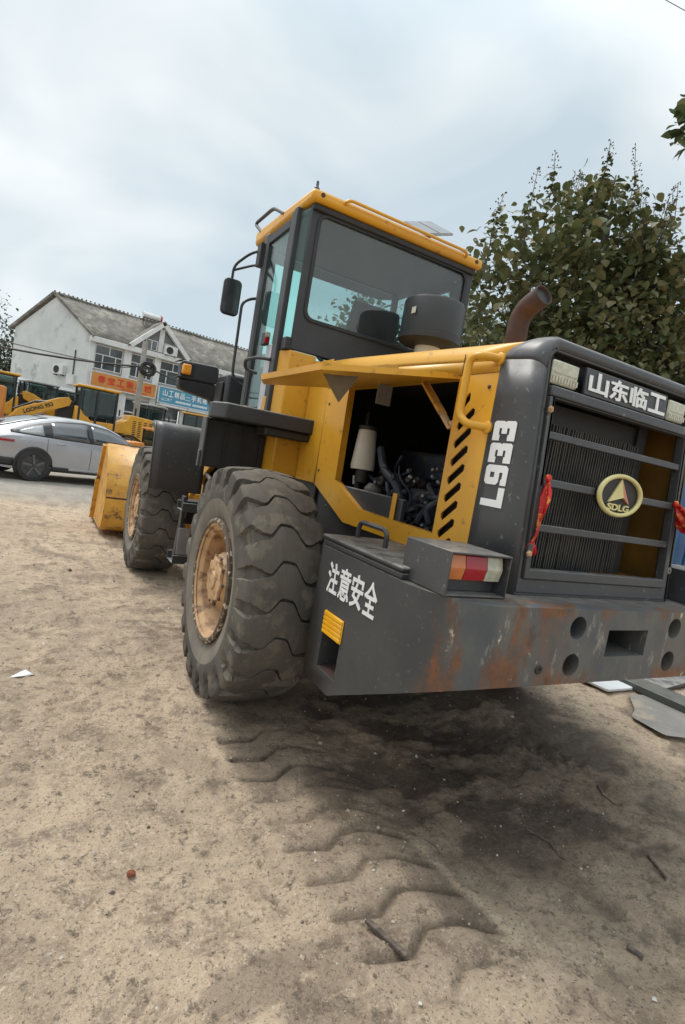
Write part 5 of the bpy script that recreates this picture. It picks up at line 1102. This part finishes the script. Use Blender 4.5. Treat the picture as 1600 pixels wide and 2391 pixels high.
    g = MB(); g.tube([HC + gd * 1.0 + nrm * .05 + Vector((0, 0, z)) for z in (4.06, 4.9, 5.55)], .035, 8); cdx = g.build('conduit', GREYD, None); tag(cdx, 'dark vertical conduit rising from the meter box up the gable wall', 'pipe')
    # solar water heater on the ridge
    r = empty('water_heater', hp(4.1, 2.2, 8.62), 'solar water heater with a red ended tank on the house ridge', 'water heater'); o0 = hp(4.1, 2.2, 8.62)
    def L(v): return tuple(HU * v[0] + HN * v[1] + Vector((0, 0, v[2])))
    g = MB(); g.tube([L((-.55, 0, .45)), L((.62, 0, .45))], .19, 18); g.build('tank', WTRIM, r)
    g = MB(); g.tube([L((.62, 0, .45)), L((.72, 0, .45))], .24, 18); g.build('tank_cap', mat('crimson_cap', (.42, .03, .07), rough=.4), r)
    g = MB()
    for x in (-.45, .55): g.tube([L((x, 0, .4)), L((x, .1, -.1))], .025, 6); g.tube([L((x, 0, .4)), L((x, -.9, -.45))], .025, 6)
    g.build('stand', mat('dark_red_frame', (.14, .03, .04), rough=.6), r)
    g = MB()
    for k in range(14): x = -.5 + k * .08; g.tube([L((x, -.02, .35)), L((x, -.85, -.40))], .025, 6)
    tag(g.build('vacuum_tubes', BLACK, r), kind='stuff')
house()

# low shed behind the yard
g = MB(); g.add([(-6.5, 29, 2.75), (-.9, 30.3, 2.62), (-.9, 32.5, 3.0), (-6.5, 31.4, 3.12)], [(0, 1, 2, 3)])
SHR = empty('market_shed', (-4, 31, 0), 'low open shed with a pale metal roof along the foot of the gable', 'shed')
g.v = [(x + 4, y - 31, z) for x, y, z in g.v]; g.build('roof', mat('pale_sheet_metal', (.42, .45, .48), (.34, .36, .39), rough=.4, metal=.3), SHR, solid=.10)
for x, y in ((-6.4, 29.2), (-4.6, 29.6), (-2.8, 30.0), (-1.0, 30.4)): B('post', GREYD, SHR, (x + 4 - .05, x + 4.05, y - 31.05, y - 30.95, 0, 2.65))
g = MB(); g.add([(-2.4, -1.0, 0), (3.0, .2, 0), (3.0, .2, 2.1), (-2.4, -1.0, 2.1)], [(0, 1, 2, 3)]); g.build('back_panel', GREYD, SHR, solid=.06)
g = MB(); g.add([(1.15, -1.05, 1.85), (3.05, -.62, 1.85), (3.05, -.62, 2.30), (1.15, -1.05, 2.30)], [(0, 1, 2, 3)]); g.build('banner', mat('pink_banner', (.62, .27, .24), rough=.6), SHR, solid=.03)

# utility pole, cables and the coil of spare cable
g = MB(); g.tube([(.96, 20, 0), (.96, 20, 4.75)], .13, 14, r1=.095); po = tag(g.build('utility_pole', CONC, None), 'slim concrete utility pole in front of the orange sign', 'pole')
B('bracket', GREYD, po, (.70, 1.22, 19.88, 19.93, 3.72, 3.78))
def cable(pts, r, label, sag=.0):
    P = []
    for a, b in zip(pts[:-1], pts[1:]):
        for k in range(12): t = k / 12; P.append(Vector(a).lerp(Vector(b), t) - Vector((0, 0, sag * 4 * t * (1 - t))))
    P.append(Vector(pts[-1])); g = MB(); g.tube(P, r, 6); o = g.build('overhead_cable', BLACK, None); return tag(o, label, 'cable', 'cables on the utility pole')
cable([(-9.5, 20.6, 3.9), (.92, 19.9, 3.78)], .035, 'thick black cable bundle from the left edge across the gable to the pole', .42)
cable([(-9.5, 20.7, 4.0), (-.4, 20, 3.60), (1.02, 19.9, 3.88)], .016, 'thin black cable sagging just under the thick bundle', .12)
cable([(1.0, 19.9, 3.85), (9.5, 19.5, 3.2)], .030, 'black cable running right from the pole behind the mudguard lamp', .45)
g = MB(); rr = random.Random(5)
for k in range(7):
    r = .20 + rr.uniform(-.05, .05); cx = 1.14 + rr.uniform(-.05, .05); cz = 3.72 + rr.uniform(-.04, .04); y = 19.82 + k * .012
    g.tube([(cx + r * 1.15 * math.cos(a), y + .03 * math.sin(3 * a), cz + r * math.sin(a)) for a in np.linspace(0, 2 * PI, 25)], .024, 6)
tag(g.build('cable_coil', BLACK, None), 'round black coil of spare cable hung on the utility pole', 'cable coil')
cable([(5.0, 10, 15.78), (22., 10, 19.1)], .012, 'thin wire crossing the sky at the top right corner', .0)

# ------------------------------------------------------------------ trees
BARK = mat('bark', (.10, .082, .066), (.06, .05, .042), rough=.9, nscale=8, bump=.4, stretch=(1, 1, .3))
def leaf_mat(name, a, b, c):
    m = bpy.data.materials.new(name); m.use_nodes = True; t = m.node_tree; L = t.links.new; p = t.nodes['Principled BSDF']
    oi = N(t, 'ShaderNodeAttribute', attribute_name='tone'); ob = N(t, 'ShaderNodeObjectInfo'); ad = N(t, 'ShaderNodeMath', operation='ADD'); L(oi.outputs['Fac'], ad.inputs[0])
    is_ = N(t, 'ShaderNodeMath', operation='MULTIPLY'); L(ob.outputs['Random'], is_.inputs[0]); is_.inputs[1].default_value = .35; L(is_.outputs[0], ad.inputs[1])
    r = N(t, 'ShaderNodeValToRGB'); e = r.color_ramp.elements; e[0].position = .1; e[0].color = (*a, 1); e[1].position = 1.15 if 0 else 1.0; e[1].color = (*c, 1); k = e.new(.55); k.color = (*b, 1)
    L(ad.outputs[0], r.inputs[0]); L(r.outputs[0], p.inputs['Base Color']); p.inputs['Roughness'].default_value = .42; p.inputs['Specular IOR Level'].default_value = .4
    tr = N(t, 'ShaderNodeBsdfTranslucent'); L(r.outputs[0], tr.inputs[0]); mxs = N(t, 'ShaderNodeMixShader'); mxs.inputs[0].default_value = .22
    L(p.outputs[0], mxs.inputs[1]); L(tr.outputs[0], mxs.inputs[2]); L(mxs.outputs[0], t.nodes['Material Output'].inputs[0]); return m
LEAF = leaf_mat('broad_leaf', (.040, .054, .024), (.098, .122, .048), (.21, .185, .085))
LEAF2 = leaf_mat('small_leaf', (.040, .055, .032), (.075, .09, .05), (.12, .12, .07))
# leaf template: heart shape, folded along the midrib, drooping tip
LT = np.array([(0, 0, 0), (.16, .30, .03), (.42, .42, .06), (.72, .26, .0), (1.0, 0, -.16), (.72, -.26, .0), (.42, -.42, .06), (.16, -.30, .03), (.42, 0, -.03), (.75, 0, -.08)])
LF = [(0, 8, 2, 1), (8, 9, 3, 2), (9, 4, 3), (0, 7, 6, 8), (8, 6, 5, 9), (9, 5, 4)]
def leaf_xf(p, d, size, r):            # matrix for a leaf at p hanging along d
    x = Vector(d).normalized(); up = Vector((r.uniform(-.5, .5), r.uniform(-.5, .5), 1)); y = up.cross(x).normalized(); z = x.cross(y)
    return np.array([[*(x * size)], [*(y * size)], [*(z * size)]]), np.array(p)
def foliage_mesh(name, xfs, m, tones):
    n = len(xfs); V = np.empty((n, 10, 3)); 
    for i, (A, p) in enumerate(xfs): V[i] = LT @ A + p
    me = bpy.data.meshes.new(name); faces = [tuple(j + i * 10 for j in f) for i in range(n) for f in LF]
    me.from_pydata(V.reshape(-1, 3).tolist(), [], faces); a = me.attributes.new('tone', 'FLOAT', 'POINT'); a.data.foreach_set('value', np.repeat(np.array(tones, np.float32), 10))
    me.materials.append(m); me.polygons.foreach_set('use_smooth', [True] * len(me.polygons)); return me
def tree(loc, trunk_h, lean, limbs, label, size, nleaf, seed, name='broadleaf_tree', lm=LEAF, single=0, buds=True, group=None, rt=.16, env=None, clump=.42, fill=0, spires=()):
    r = random.Random(seed); root = empty(name, loc, label, 'tree', group); base = Vector(loc)
    g = MB(); top = Vector((lean[0], lean[1], trunk_h)); g.tube([(0, 0, -.1), top * .35 + Vector((.06, -.04, 0)), top * .7, top], [rt, rt * .85, rt * .72, rt * .55], 10)
    tips = []
    def limb(a, b, ra, depth):
        a, b = Vector(a), Vector(b); mid = a.lerp(b, .5) + Vector((r.uniform(-.2, .2), r.uniform(-.2, .2), r.uniform(.0, .3))) * (b - a).length * .35
        pts = [a * (1 - t) ** 2 + mid * 2 * t * (1 - t) + b * t * t for t in (0, .25, .5, .75, 1)]
        if env and depth:
            v = base + b - Vector(env[0])
            if (v.x / env[1][0]) ** 2 + (v.y / env[1][1]) ** 2 + (v.z / env[1][2]) ** 2 > .95: return
        g.tube(pts, [ra, ra * .85, ra * .7, ra * .55, ra * .4], 7 if depth < 2 else 5)
        if depth < 3:
            for k in range((4, 3, 3)[depth]):
                t = r.uniform(.35, 1.0) if k else 1.0; q = pts[min(4, int(t * 4))]
                d = (b - a).normalized() + Vector((r.gauss(0, .6), r.gauss(0, .6), r.gauss(.15, .45))); limb(q, q + d.normalized() * (b - a).length * r.uniform(.35, .62), ra * .45, depth + 1)
        if env:
            v = base + pts[4] - Vector(env[0])
            if (v.x / env[1][0]) ** 2 + (v.y / env[1][1]) ** 2 + (v.z / env[1][2]) ** 2 > 1.1: return
        tips.append((pts[4], (b - a).normalized(), depth)); 
        if depth >= 1: tips.append((pts[2], (b - a).normalized(), depth))
    for (e, ra) in limbs: limb(top * r.uniform(.75, 1.0), e, ra, 0)
    tk = g.build('trunk', BARK, root)
    xfs = []; tones = []
    W = list(tips)
    per = nleaf / len(W)
    for p, d, dep in W:
        n = int(per * r.uniform(.4, 1.6)); tn = r.uniform(-.12, .22)
        for k in range(n):
            q = p + Vector((r.gauss(0, clump), r.gauss(0, clump), r.gauss(-.05, clump * .9)))
            if env:
                v = base + q - Vector(env[0]); e_ = math.sqrt((v.x / env[1][0]) ** 2 + (v.y / env[1][1]) ** 2 + (v.z / env[1][2]) ** 2); lim = .97 + .08 * math.sin(q.x * 3.1 + q.z * 2.3) * math.sin(q.y * 2.7 + q.z * 1.7 + 1)
                if e_ > lim: q = Vector(env[0]) - base + v * (lim / e_) * r.uniform(.72, 1.0)
            dd = Vector((r.gauss(0, .8), r.gauss(0, .8), r.uniform(-1.3, .25))); s_ = size * r.uniform(.55, 1.35)
            xfs.append(leaf_xf(q, dd, s_, r)); tones.append(min(.9, max(0, r.gauss(.35, .2) + tn + (.35 if r.random() < .05 else 0))))
    if env and fill:                     # sprays filling out the crown, thicker towards its skin
        ncl = fill // 28
        for c_ in range(ncl):
            v = Vector((r.gauss(0, 1), r.gauss(0, 1), r.gauss(0, 1))).normalized() * (r.uniform(.25, 1) ** .45)
            p = Vector(env[0]) - base + Vector((v.x * env[1][0], v.y * env[1][1], v.z * env[1][2])) * .95; tn = r.uniform(-.12, .22)
            if p.z + base.z < 1.6: continue
            for k in range(int(r.uniform(14, 42))):
                g3 = lambda sg: max(-1.5, min(1.5, r.gauss(0, 1))) * sg
                q = p + Vector((g3(.27), g3(.24), g3(.27))); dd = Vector((r.gauss(0, .8), r.gauss(0, .8), r.uniform(-1.4, .1)))
                xfs.append(leaf_xf(q, dd, size * r.uniform(.55, 1.35), r)); tones.append(min(.9, max(0, r.gauss(.35, .2) + tn + (.35 if r.random() < .05 else 0))))
    for (sx, sy, sz, sh) in spires:      # leafy leading shoots that taper upward above the crown
        b_ = Vector((sx, sy, sz)) - base; ax = Vector((r.gauss(0, .10), r.gauss(0, .06), 1)).normalized(); tips.append((b_ + ax * (sh - .75), ax, 3))
        g2 = MB(); g2.tube([b_ - ax * .9, b_ - ax * .2, b_ + ax * (sh - .5)], .016, 5, r1=.004); g2.build('shoot', BARK, root)
        for k in range(int(85 * sh)):
            t = r.random() ** .8; q = b_ + ax * (sh * t - .45) + Vector((r.gauss(0, 1), r.gauss(0, 1), 0)).normalized() * r.uniform(.02, .42) * (1.05 - t)
            dd = Vector((r.gauss(0, .7), r.gauss(0, .7), r.uniform(-1.1, .3))); xfs.append(leaf_xf(q, dd, size * (1.1 - .75 * t) * r.uniform(.7, 1.2), r)); tones.append(min(.9, max(0, r.gauss(.35, .2))))
    cp = np.array(cam.location) - np.array(base)
    if single:                           # the leaves that show largest are parts of their own
        dist = np.array([np.linalg.norm(p - cp) for _, p in xfs]); od = np.argsort(dist); near = set(od[:single].tolist())
        vm = []
        for k in range(3):
            me = foliage_mesh('leaf', [(np.eye(3), np.zeros(3))], lm, [.15 + .2 * k]); vm.append(me)
        for i in near:
            A, p = xfs[i]; o = bpy.data.objects.new('leaf', vm[i % 3]); COL.objects.link(o); o.parent = root
            M = Matrix(((A[0][0], A[1][0], A[2][0], p[0]), (A[0][1], A[1][1], A[2][1], p[1]), (A[0][2], A[1][2], A[2][2], p[2]), (0, 0, 0, 1))); o.matrix_local = M
        xfs2 = [x for i, x in enumerate(xfs) if i not in near]; tones2 = [x for i, x in enumerate(tones) if i not in near]
    else: xfs2, tones2 = xfs, tones
    o = bpy.data.objects.new('crown', foliage_mesh('crown', xfs2, lm, tones2)); COL.objects.link(o); o.parent = root; o['kind'] = 'stuff'
    if buds:                             # upright flower-bud panicles at the shoot tips
        g = MB(); hi = sorted([t for t in W if t[2] >= 2], key=lambda t: -t[0].z)[:30] + tips[len(W):]
        for p, d, dep in hi:
            hgt = r.uniform(.35, .75); ax = Vector((r.gauss(0, .12), r.gauss(0, .12), 1)).normalized(); b_ = p + Vector((0, 0, .15)); g.tube([b_, b_ + ax * hgt], .008, 4, r1=.004)
            for k in range(int(hgt * 34)):
                t = r.uniform(.1, 1); c_ = b_ + ax * hgt * t; v = Vector((r.gauss(0, 1), r.gauss(0, 1), .3)).normalized() * (.13 * (1.1 - t) + .015); e_ = c_ + v
                if k % 3 == 0: g.tube([c_, e_], .004, 3, cap=False)
                rr_ = .016; g.add([e_ + Vector(q) * rr_ for q in ((1, 0, 0), (-1, 0, 0), (0, 1, 0), (0, -1, 0), (0, 0, 1.3), (0, 0, -1.3))], [(0, 2, 4), (2, 1, 4), (1, 3, 4), (3, 0, 4), (2, 0, 5), (1, 2, 5), (3, 1, 5), (0, 3, 5)])
        bo = g.build('flower_buds', mat('bud_brown', (.085, .07, .045), (.12, .09, .05), rough=.8), root); bo['kind'] = 'stuff'
    return root
tree((7.9, 5.4, 0), 2.4, (.1, -.2), [((-2.6, -.2, 4.9), .09), ((-3.2, .2, 3.8), .08), ((-2.0, -.6, 6.0), .09), ((-1.0, -.5, 6.9), .10), ((.3, -.4, 7.3), .10), ((1.6, -.2, 7.0), .09), ((2.6, -.4, 5.6), .09), ((-1.7, -1.0, 3.4), .07), ((.5, -1.2, 4.8), .08), ((-.6, -1.2, 3.9), .07), ((2.2, -1.2, 3.5), .07), ((-.3, .9, 5.6), .08), ((1.2, -1.2, 3.0), .06)],
     'big broad leaved tree with upright flower buds right behind the wheel loader', .165, 9000, 11, single=285, clump=.38, fill=11500, spires=((4.35, 5., 5.8, .8), (5.5, 5., 6.8, .9), (6.7, 5., 7.3, 1.2), (7.6, 5., 7.45, 1.0), (4.9, 4.8, 6.3, .7)), env=((8.5, 5.4, 4.45), (4.6, 1.7, 3.5)))
tree((9.82, 3.5, 0), 5.4, (-.2, .1), [((-2.85, .0, 8.6), .05), ((-2.8, .1, 7.9), .05), ((-1.8, .2, 8.4), .07), ((.6, .1, 8.6), .08), ((1.4, -.2, 7.6), .08), ((-1.6, -.3, 7.0), .07)],
     'second broad leaved tree whose branch tips hang in at the right edge of the photo', .22, 2600, 23, single=15, clump=.24, env=((9.62, 3.5, 8.2), (3.10, 1.0, .85)))
for i, (x, y, hh, s_) in enumerate(((10.4, 18.0, 6.3, 31), (11.6, 17.2, 6.5, 32), (13.4, 16.6, 6.9, 33), (15.8, 16.2, 7.2, 34), (18.6, 15.6, 8.8, 35))):
    tree((x, y, 0), 2.4, (.1, .1), [((-1.2, 0, hh - 1.2), .08), ((.2, .5, hh), .09), ((1.3, -.2, hh - .8), .08), ((-.4, -.9, hh - 2.2), .07), ((.9, -.8, hh - 3.), .07)], ('far tree seen through the left part of the cab rear window', 'far tree seen through the right part of the cab rear window', 'far tree beyond the cab and the grey intake bowl', 'far tree between the intake bowl and the exhaust pipe', 'far tree beyond the rusty exhaust pipe')[i], .24, 4200, s_, group='trees in the row beyond the loader', buds=i == 0, clump=.5)
for i, (x, y, hh, s_) in enumerate(((-6.0, 44.5, 4.9, 41), (-4.9, 46, 6.7, 42))):
    tree((x, y, 0), 3.0, (0, 0), [((-.9, 0, hh - 2), .08), ((.3, .3, hh), .09), ((1.0, -.3, hh - 1.4), .07), ((-.3, -.6, hh - 3.), .07), ((.5, -.4, hh - 3.), .07)], ('bushy tree at the left edge of the photo, left of the blank gable', 'taller thin topped tree rising behind the eave of the blank gable')[i], .22, 2300, s_, lm=LEAF2, buds=False, clump=.55, name='willowy_tree')

# ------------------------------------------------------------------ right side: solar panel, blue machine, tube, sheets on the ground
SP = empty('solar_panel', (2.55, 4.1, 0), 'tilted solar panel on a pole showing above the cab roof edge', 'solar panel')
g = MB(); g.tube([(0, .1, 0), (0, .1, 4.88)], .045, 10); g.build('pole', GREYD, SP)
for k in range(2):
    g = MB(); e1 = Vector((.475, .12, .20)).normalized(); e2 = Vector((.215, -.34, -.19)); e2 = (e2 - e1 * e2.dot(e1)).normalized(); ax = (e1, e2, e1.cross(e2)); c0 = Vector((-.02, .1, 4.93)) + e1 * (-.155 + k * .31); g.obox(c0, ax, (.150, .24, .014)); pn = g.build('panel', mat('panel_back', (.42, .43, .44), (.34, .345, .35), rough=.4), SP, bev=.004)
    g = MB(); g.obox(c0 - ax[2] * .0175, ax, (.14, .225, .003)); g.build('cells', mat('cells_grey', (.20, .205, .215), (.16, .165, .175), rough=.3), pn)
BLM = mat('blue_paint', (.045, .115, .24), (.035, .09, .2), rough=.35, nscale=3, dust=.25)
BT = empty('blue_trailer', (5.4, 1.5, 0), 'blue machine with a black lower body at the right edge beside the grille', 'trailer')
B('body', BLM, BT, (-1.05, 1.4, -.75, 1.2, .76, 1.95), bev=.05); B('edge_strip', WTRIM, BT, (-1.06, 1.41, -.765, -.755, .735, .775), bev=.004)
B('panel', BLM, BT, (-.95, .1, -.775, -.755, .85, 1.5), (.2, 1.2, -.775, -.755, .85, 1.5), bev=.01); B('lower_body', BLACK, BT, (-.95, 1.3, -.74, 1.15, .35, .733), bev=.06)
for x in (-.55, .85):
    for y in (-.72, 1.0): g = MB(); g.lathe([(-.1, .22), (-.11, .32), (-.09, .37), (.09, .37), (.11, .32), (.1, .22)], (0, 0, 0), (0, 1, 0), 28); g.build('wheel', TYRE, BT, loc=(x, y, .37))
g = MB(); g.tube([(9.35, 5.0, 4.62), (10.9, 5.0, 4.66)], .07, 12); tb = g.build('white_tube', WTRIM, None); tag(tb, 'white horizontal tube in front of the tree above the right hood corner', 'tube')
g = MB(); g.tube([(10.3, 5.02, 4.6), (10.3, 5.02, 0)], .04, 8); g.build('tube_post', GREYD, tb)
def sheet(name, poly, z, th, m, label, cat, curl=0.):
    P = arc([Vector((x, y, 0)) for x, y in poly + [poly[0]]], .03, 3); pl = [(p.x, p.y) for p in P[:-1]]; g = MB(); g.prism(pl, FZ, z, z + th); o = g.build(name, m, None, bev=.003); return tag(o, label, cat)
STEELD = mat('dull_steel_sheet', (.27, .25, .225), (.22, .20, .18), rough=.55, metal=.25, nscale=3, spots=(.36, .30, .23), spot_amt=.35, spot_scale=5)
sheet('white_board', [(1.72, .25), (1.76, -.42), (2.07, -.42), (2.06, .25)], .062, .018, mat('white_board', (.60, .61, .61), (.5, .51, .51), rough=.5, nscale=3), 'pale board lying on the sand just below the bumper edge', 'board')
sheet('steel_sheet', [(1.68, -1.04), (1.54, -.98), (1.56, -.74), (1.72, -.66), (1.95, -.46), (2.6, -.6), (2.3, -1.0)], .050, .006, STEELD, 'dusty thin grey steel sheet lying flat at the right edge', 'sheet')
sheet('dark_channel', [(2.05, .2), (2.22, .2), (2.36, -1.0), (2.10, -1.0)], .058, .05, mat('green_black_steel', (.055, .062, .06), (.08, .085, .08), rough=.4, nscale=4, dust=.3), 'dark green grey steel channel lying across the grey sheet', 'steel channel')
sheet('rubber_mat', [(2.26, .1), (2.27, -.50), (2.9, -.40), (3.1, .1)], .060, .03, GREYD, 'small black mat with a turned edge on the sand beyond the dark channel', 'mat')
sheet('grey_plank', [(2.70, .4), (2.70, -.18), (3.3, -.5), (3.6, .3)], .058, .04, STEELD, 'grey plank at the right edge behind the black mat', 'plank')

# ------------------------------------------------------------------ debris on the sand
WOOD = mat('weathered_wood', (.15, .115, .09), (.08, .062, .05), rough=.9, nscale=14, stretch=(1, 6, 6))
def stick(a, b, wd, th, label, m=WOOD, name='wood_scrap'):
    hm = [GZ(a[0] + (b[0] - a[0]) * t, a[1] + (b[1] - a[1]) * t) for t in np.linspace(0, 1, 9)]; sl = (hm[-1] - hm[0]); lift = max(q - (hm[0] + sl * k / 8) for k, q in enumerate(hm)); za, zb = hm[0] + lift + th * .42, hm[-1] + lift + th * .42; g = MB(); g.beam((a[0], a[1], za), (b[0], b[1], zb), wd, th); return tag(g.build(name, m, None, bev=.002), label, 'wood scrap')
stick((-.985, -1.590), (-.918, -1.712), .017, .012, 'flat grey stick lying alone in the sand at the bottom of the photo')
stick((.325, -1.645), (.255, -1.76), .010, .010, 'thin dark stick near the right edge of the dark soil')
stick((-.195, -1.905), (-.172, -1.945), .017, .012, 'short dark wood chip at the bottom right of the photo')
def twig(pts, r, label):
    g = MB(); g.tube([(x, y, GZ(x, y) + r * .8) for x, y in pts], r, 6, r1=r * .5); return tag(g.build('twig', WOOD, None), label, 'twig', 'thin twigs on the dark soil')
twig([(-.06, -1.365), (-.02, -1.45), (-.045, -1.52), (-.03, -1.61)], .0045, 'long thin crooked twig crossing the dark soil')
twig([(-.56, -1.32), (-.54, -1.36), (-.55, -1.40)], .004, 'short twig beside the tyre print')
twig([(.62, -1.2), (.56, -1.27), (.54, -1.37)], .004, 'bent twig near the right side of the dark soil')
g = MB(); x, y = -1.931, .271; z = GZ(x, y); g.add([(x - .06, y - .03, z + .004), (x + .05, y - .02, z + .012), (x + .01, y + .06, z + .006)], [(0, 1, 2)]); tag(g.build('paper_scrap', WHITE, None, solid=.002), 'small white paper scrap on the sand left of the rear wheel', 'paper scrap')
g = MB(); x, y = -1.585, -1.178; g.lathe([(-.008, .006), (-.002, .014), (.006, .012), (.011, .003)], (x, y, GZ(x, y) + .008), (.2, .1, 1), 9); tag(g.build('brick_crumb', mat('brick_red', (.20, .06, .03), rough=.9), None), 'small red brick crumb on the pale sand', 'brick crumb')
def gravel():
    r = random.Random(9); g = MB(); ico = [(1, 0, 0), (-1, 0, 0), (0, 1, 0), (0, -1, 0), (0, 0, 1), (0, 0, -1)]; F = [(0, 2, 4), (2, 1, 4), (1, 3, 4), (3, 0, 4), (2, 0, 5), (1, 2, 5), (3, 1, 5), (0, 3, 5)]
    for k in range(5200):
        t = r.random(); y = -2.4 + 6.5 * t ** 1.9; d = y + 2.78; x = -1.95 - .55 - .22 * d + r.random() * (1.5 + 1.25 * d)
        s_ = .0022 * math.exp(r.gauss(0, .55)) * (1 + .35 * d * .4); z = GZ(x, y) + s_ * .35; q = [r.uniform(.6, 1.3) for _ in range(6)]; g.cur = 0 if r.random() < .62 else (1 if r.random() < .6 else 2)
        g.add([(x + i * s_ * q[j], y + b * s_ * q[j], z + c * s_ * q[j] * .8) for j, (i, b, c) in enumerate(ico)], F)
    o = g.build('gravel', [mat('pale_grit', (.45, .38, .29), (.34, .28, .21), rough=.9, nscale=30), mat('dark_grit', (.10, .08, .065), (.15, .12, .09), rough=.9, nscale=30), mat('white_grit', (.58, .55, .5), rough=.9)], None, smooth=10, normals=False); o['kind'] = 'stuff'
gravel()
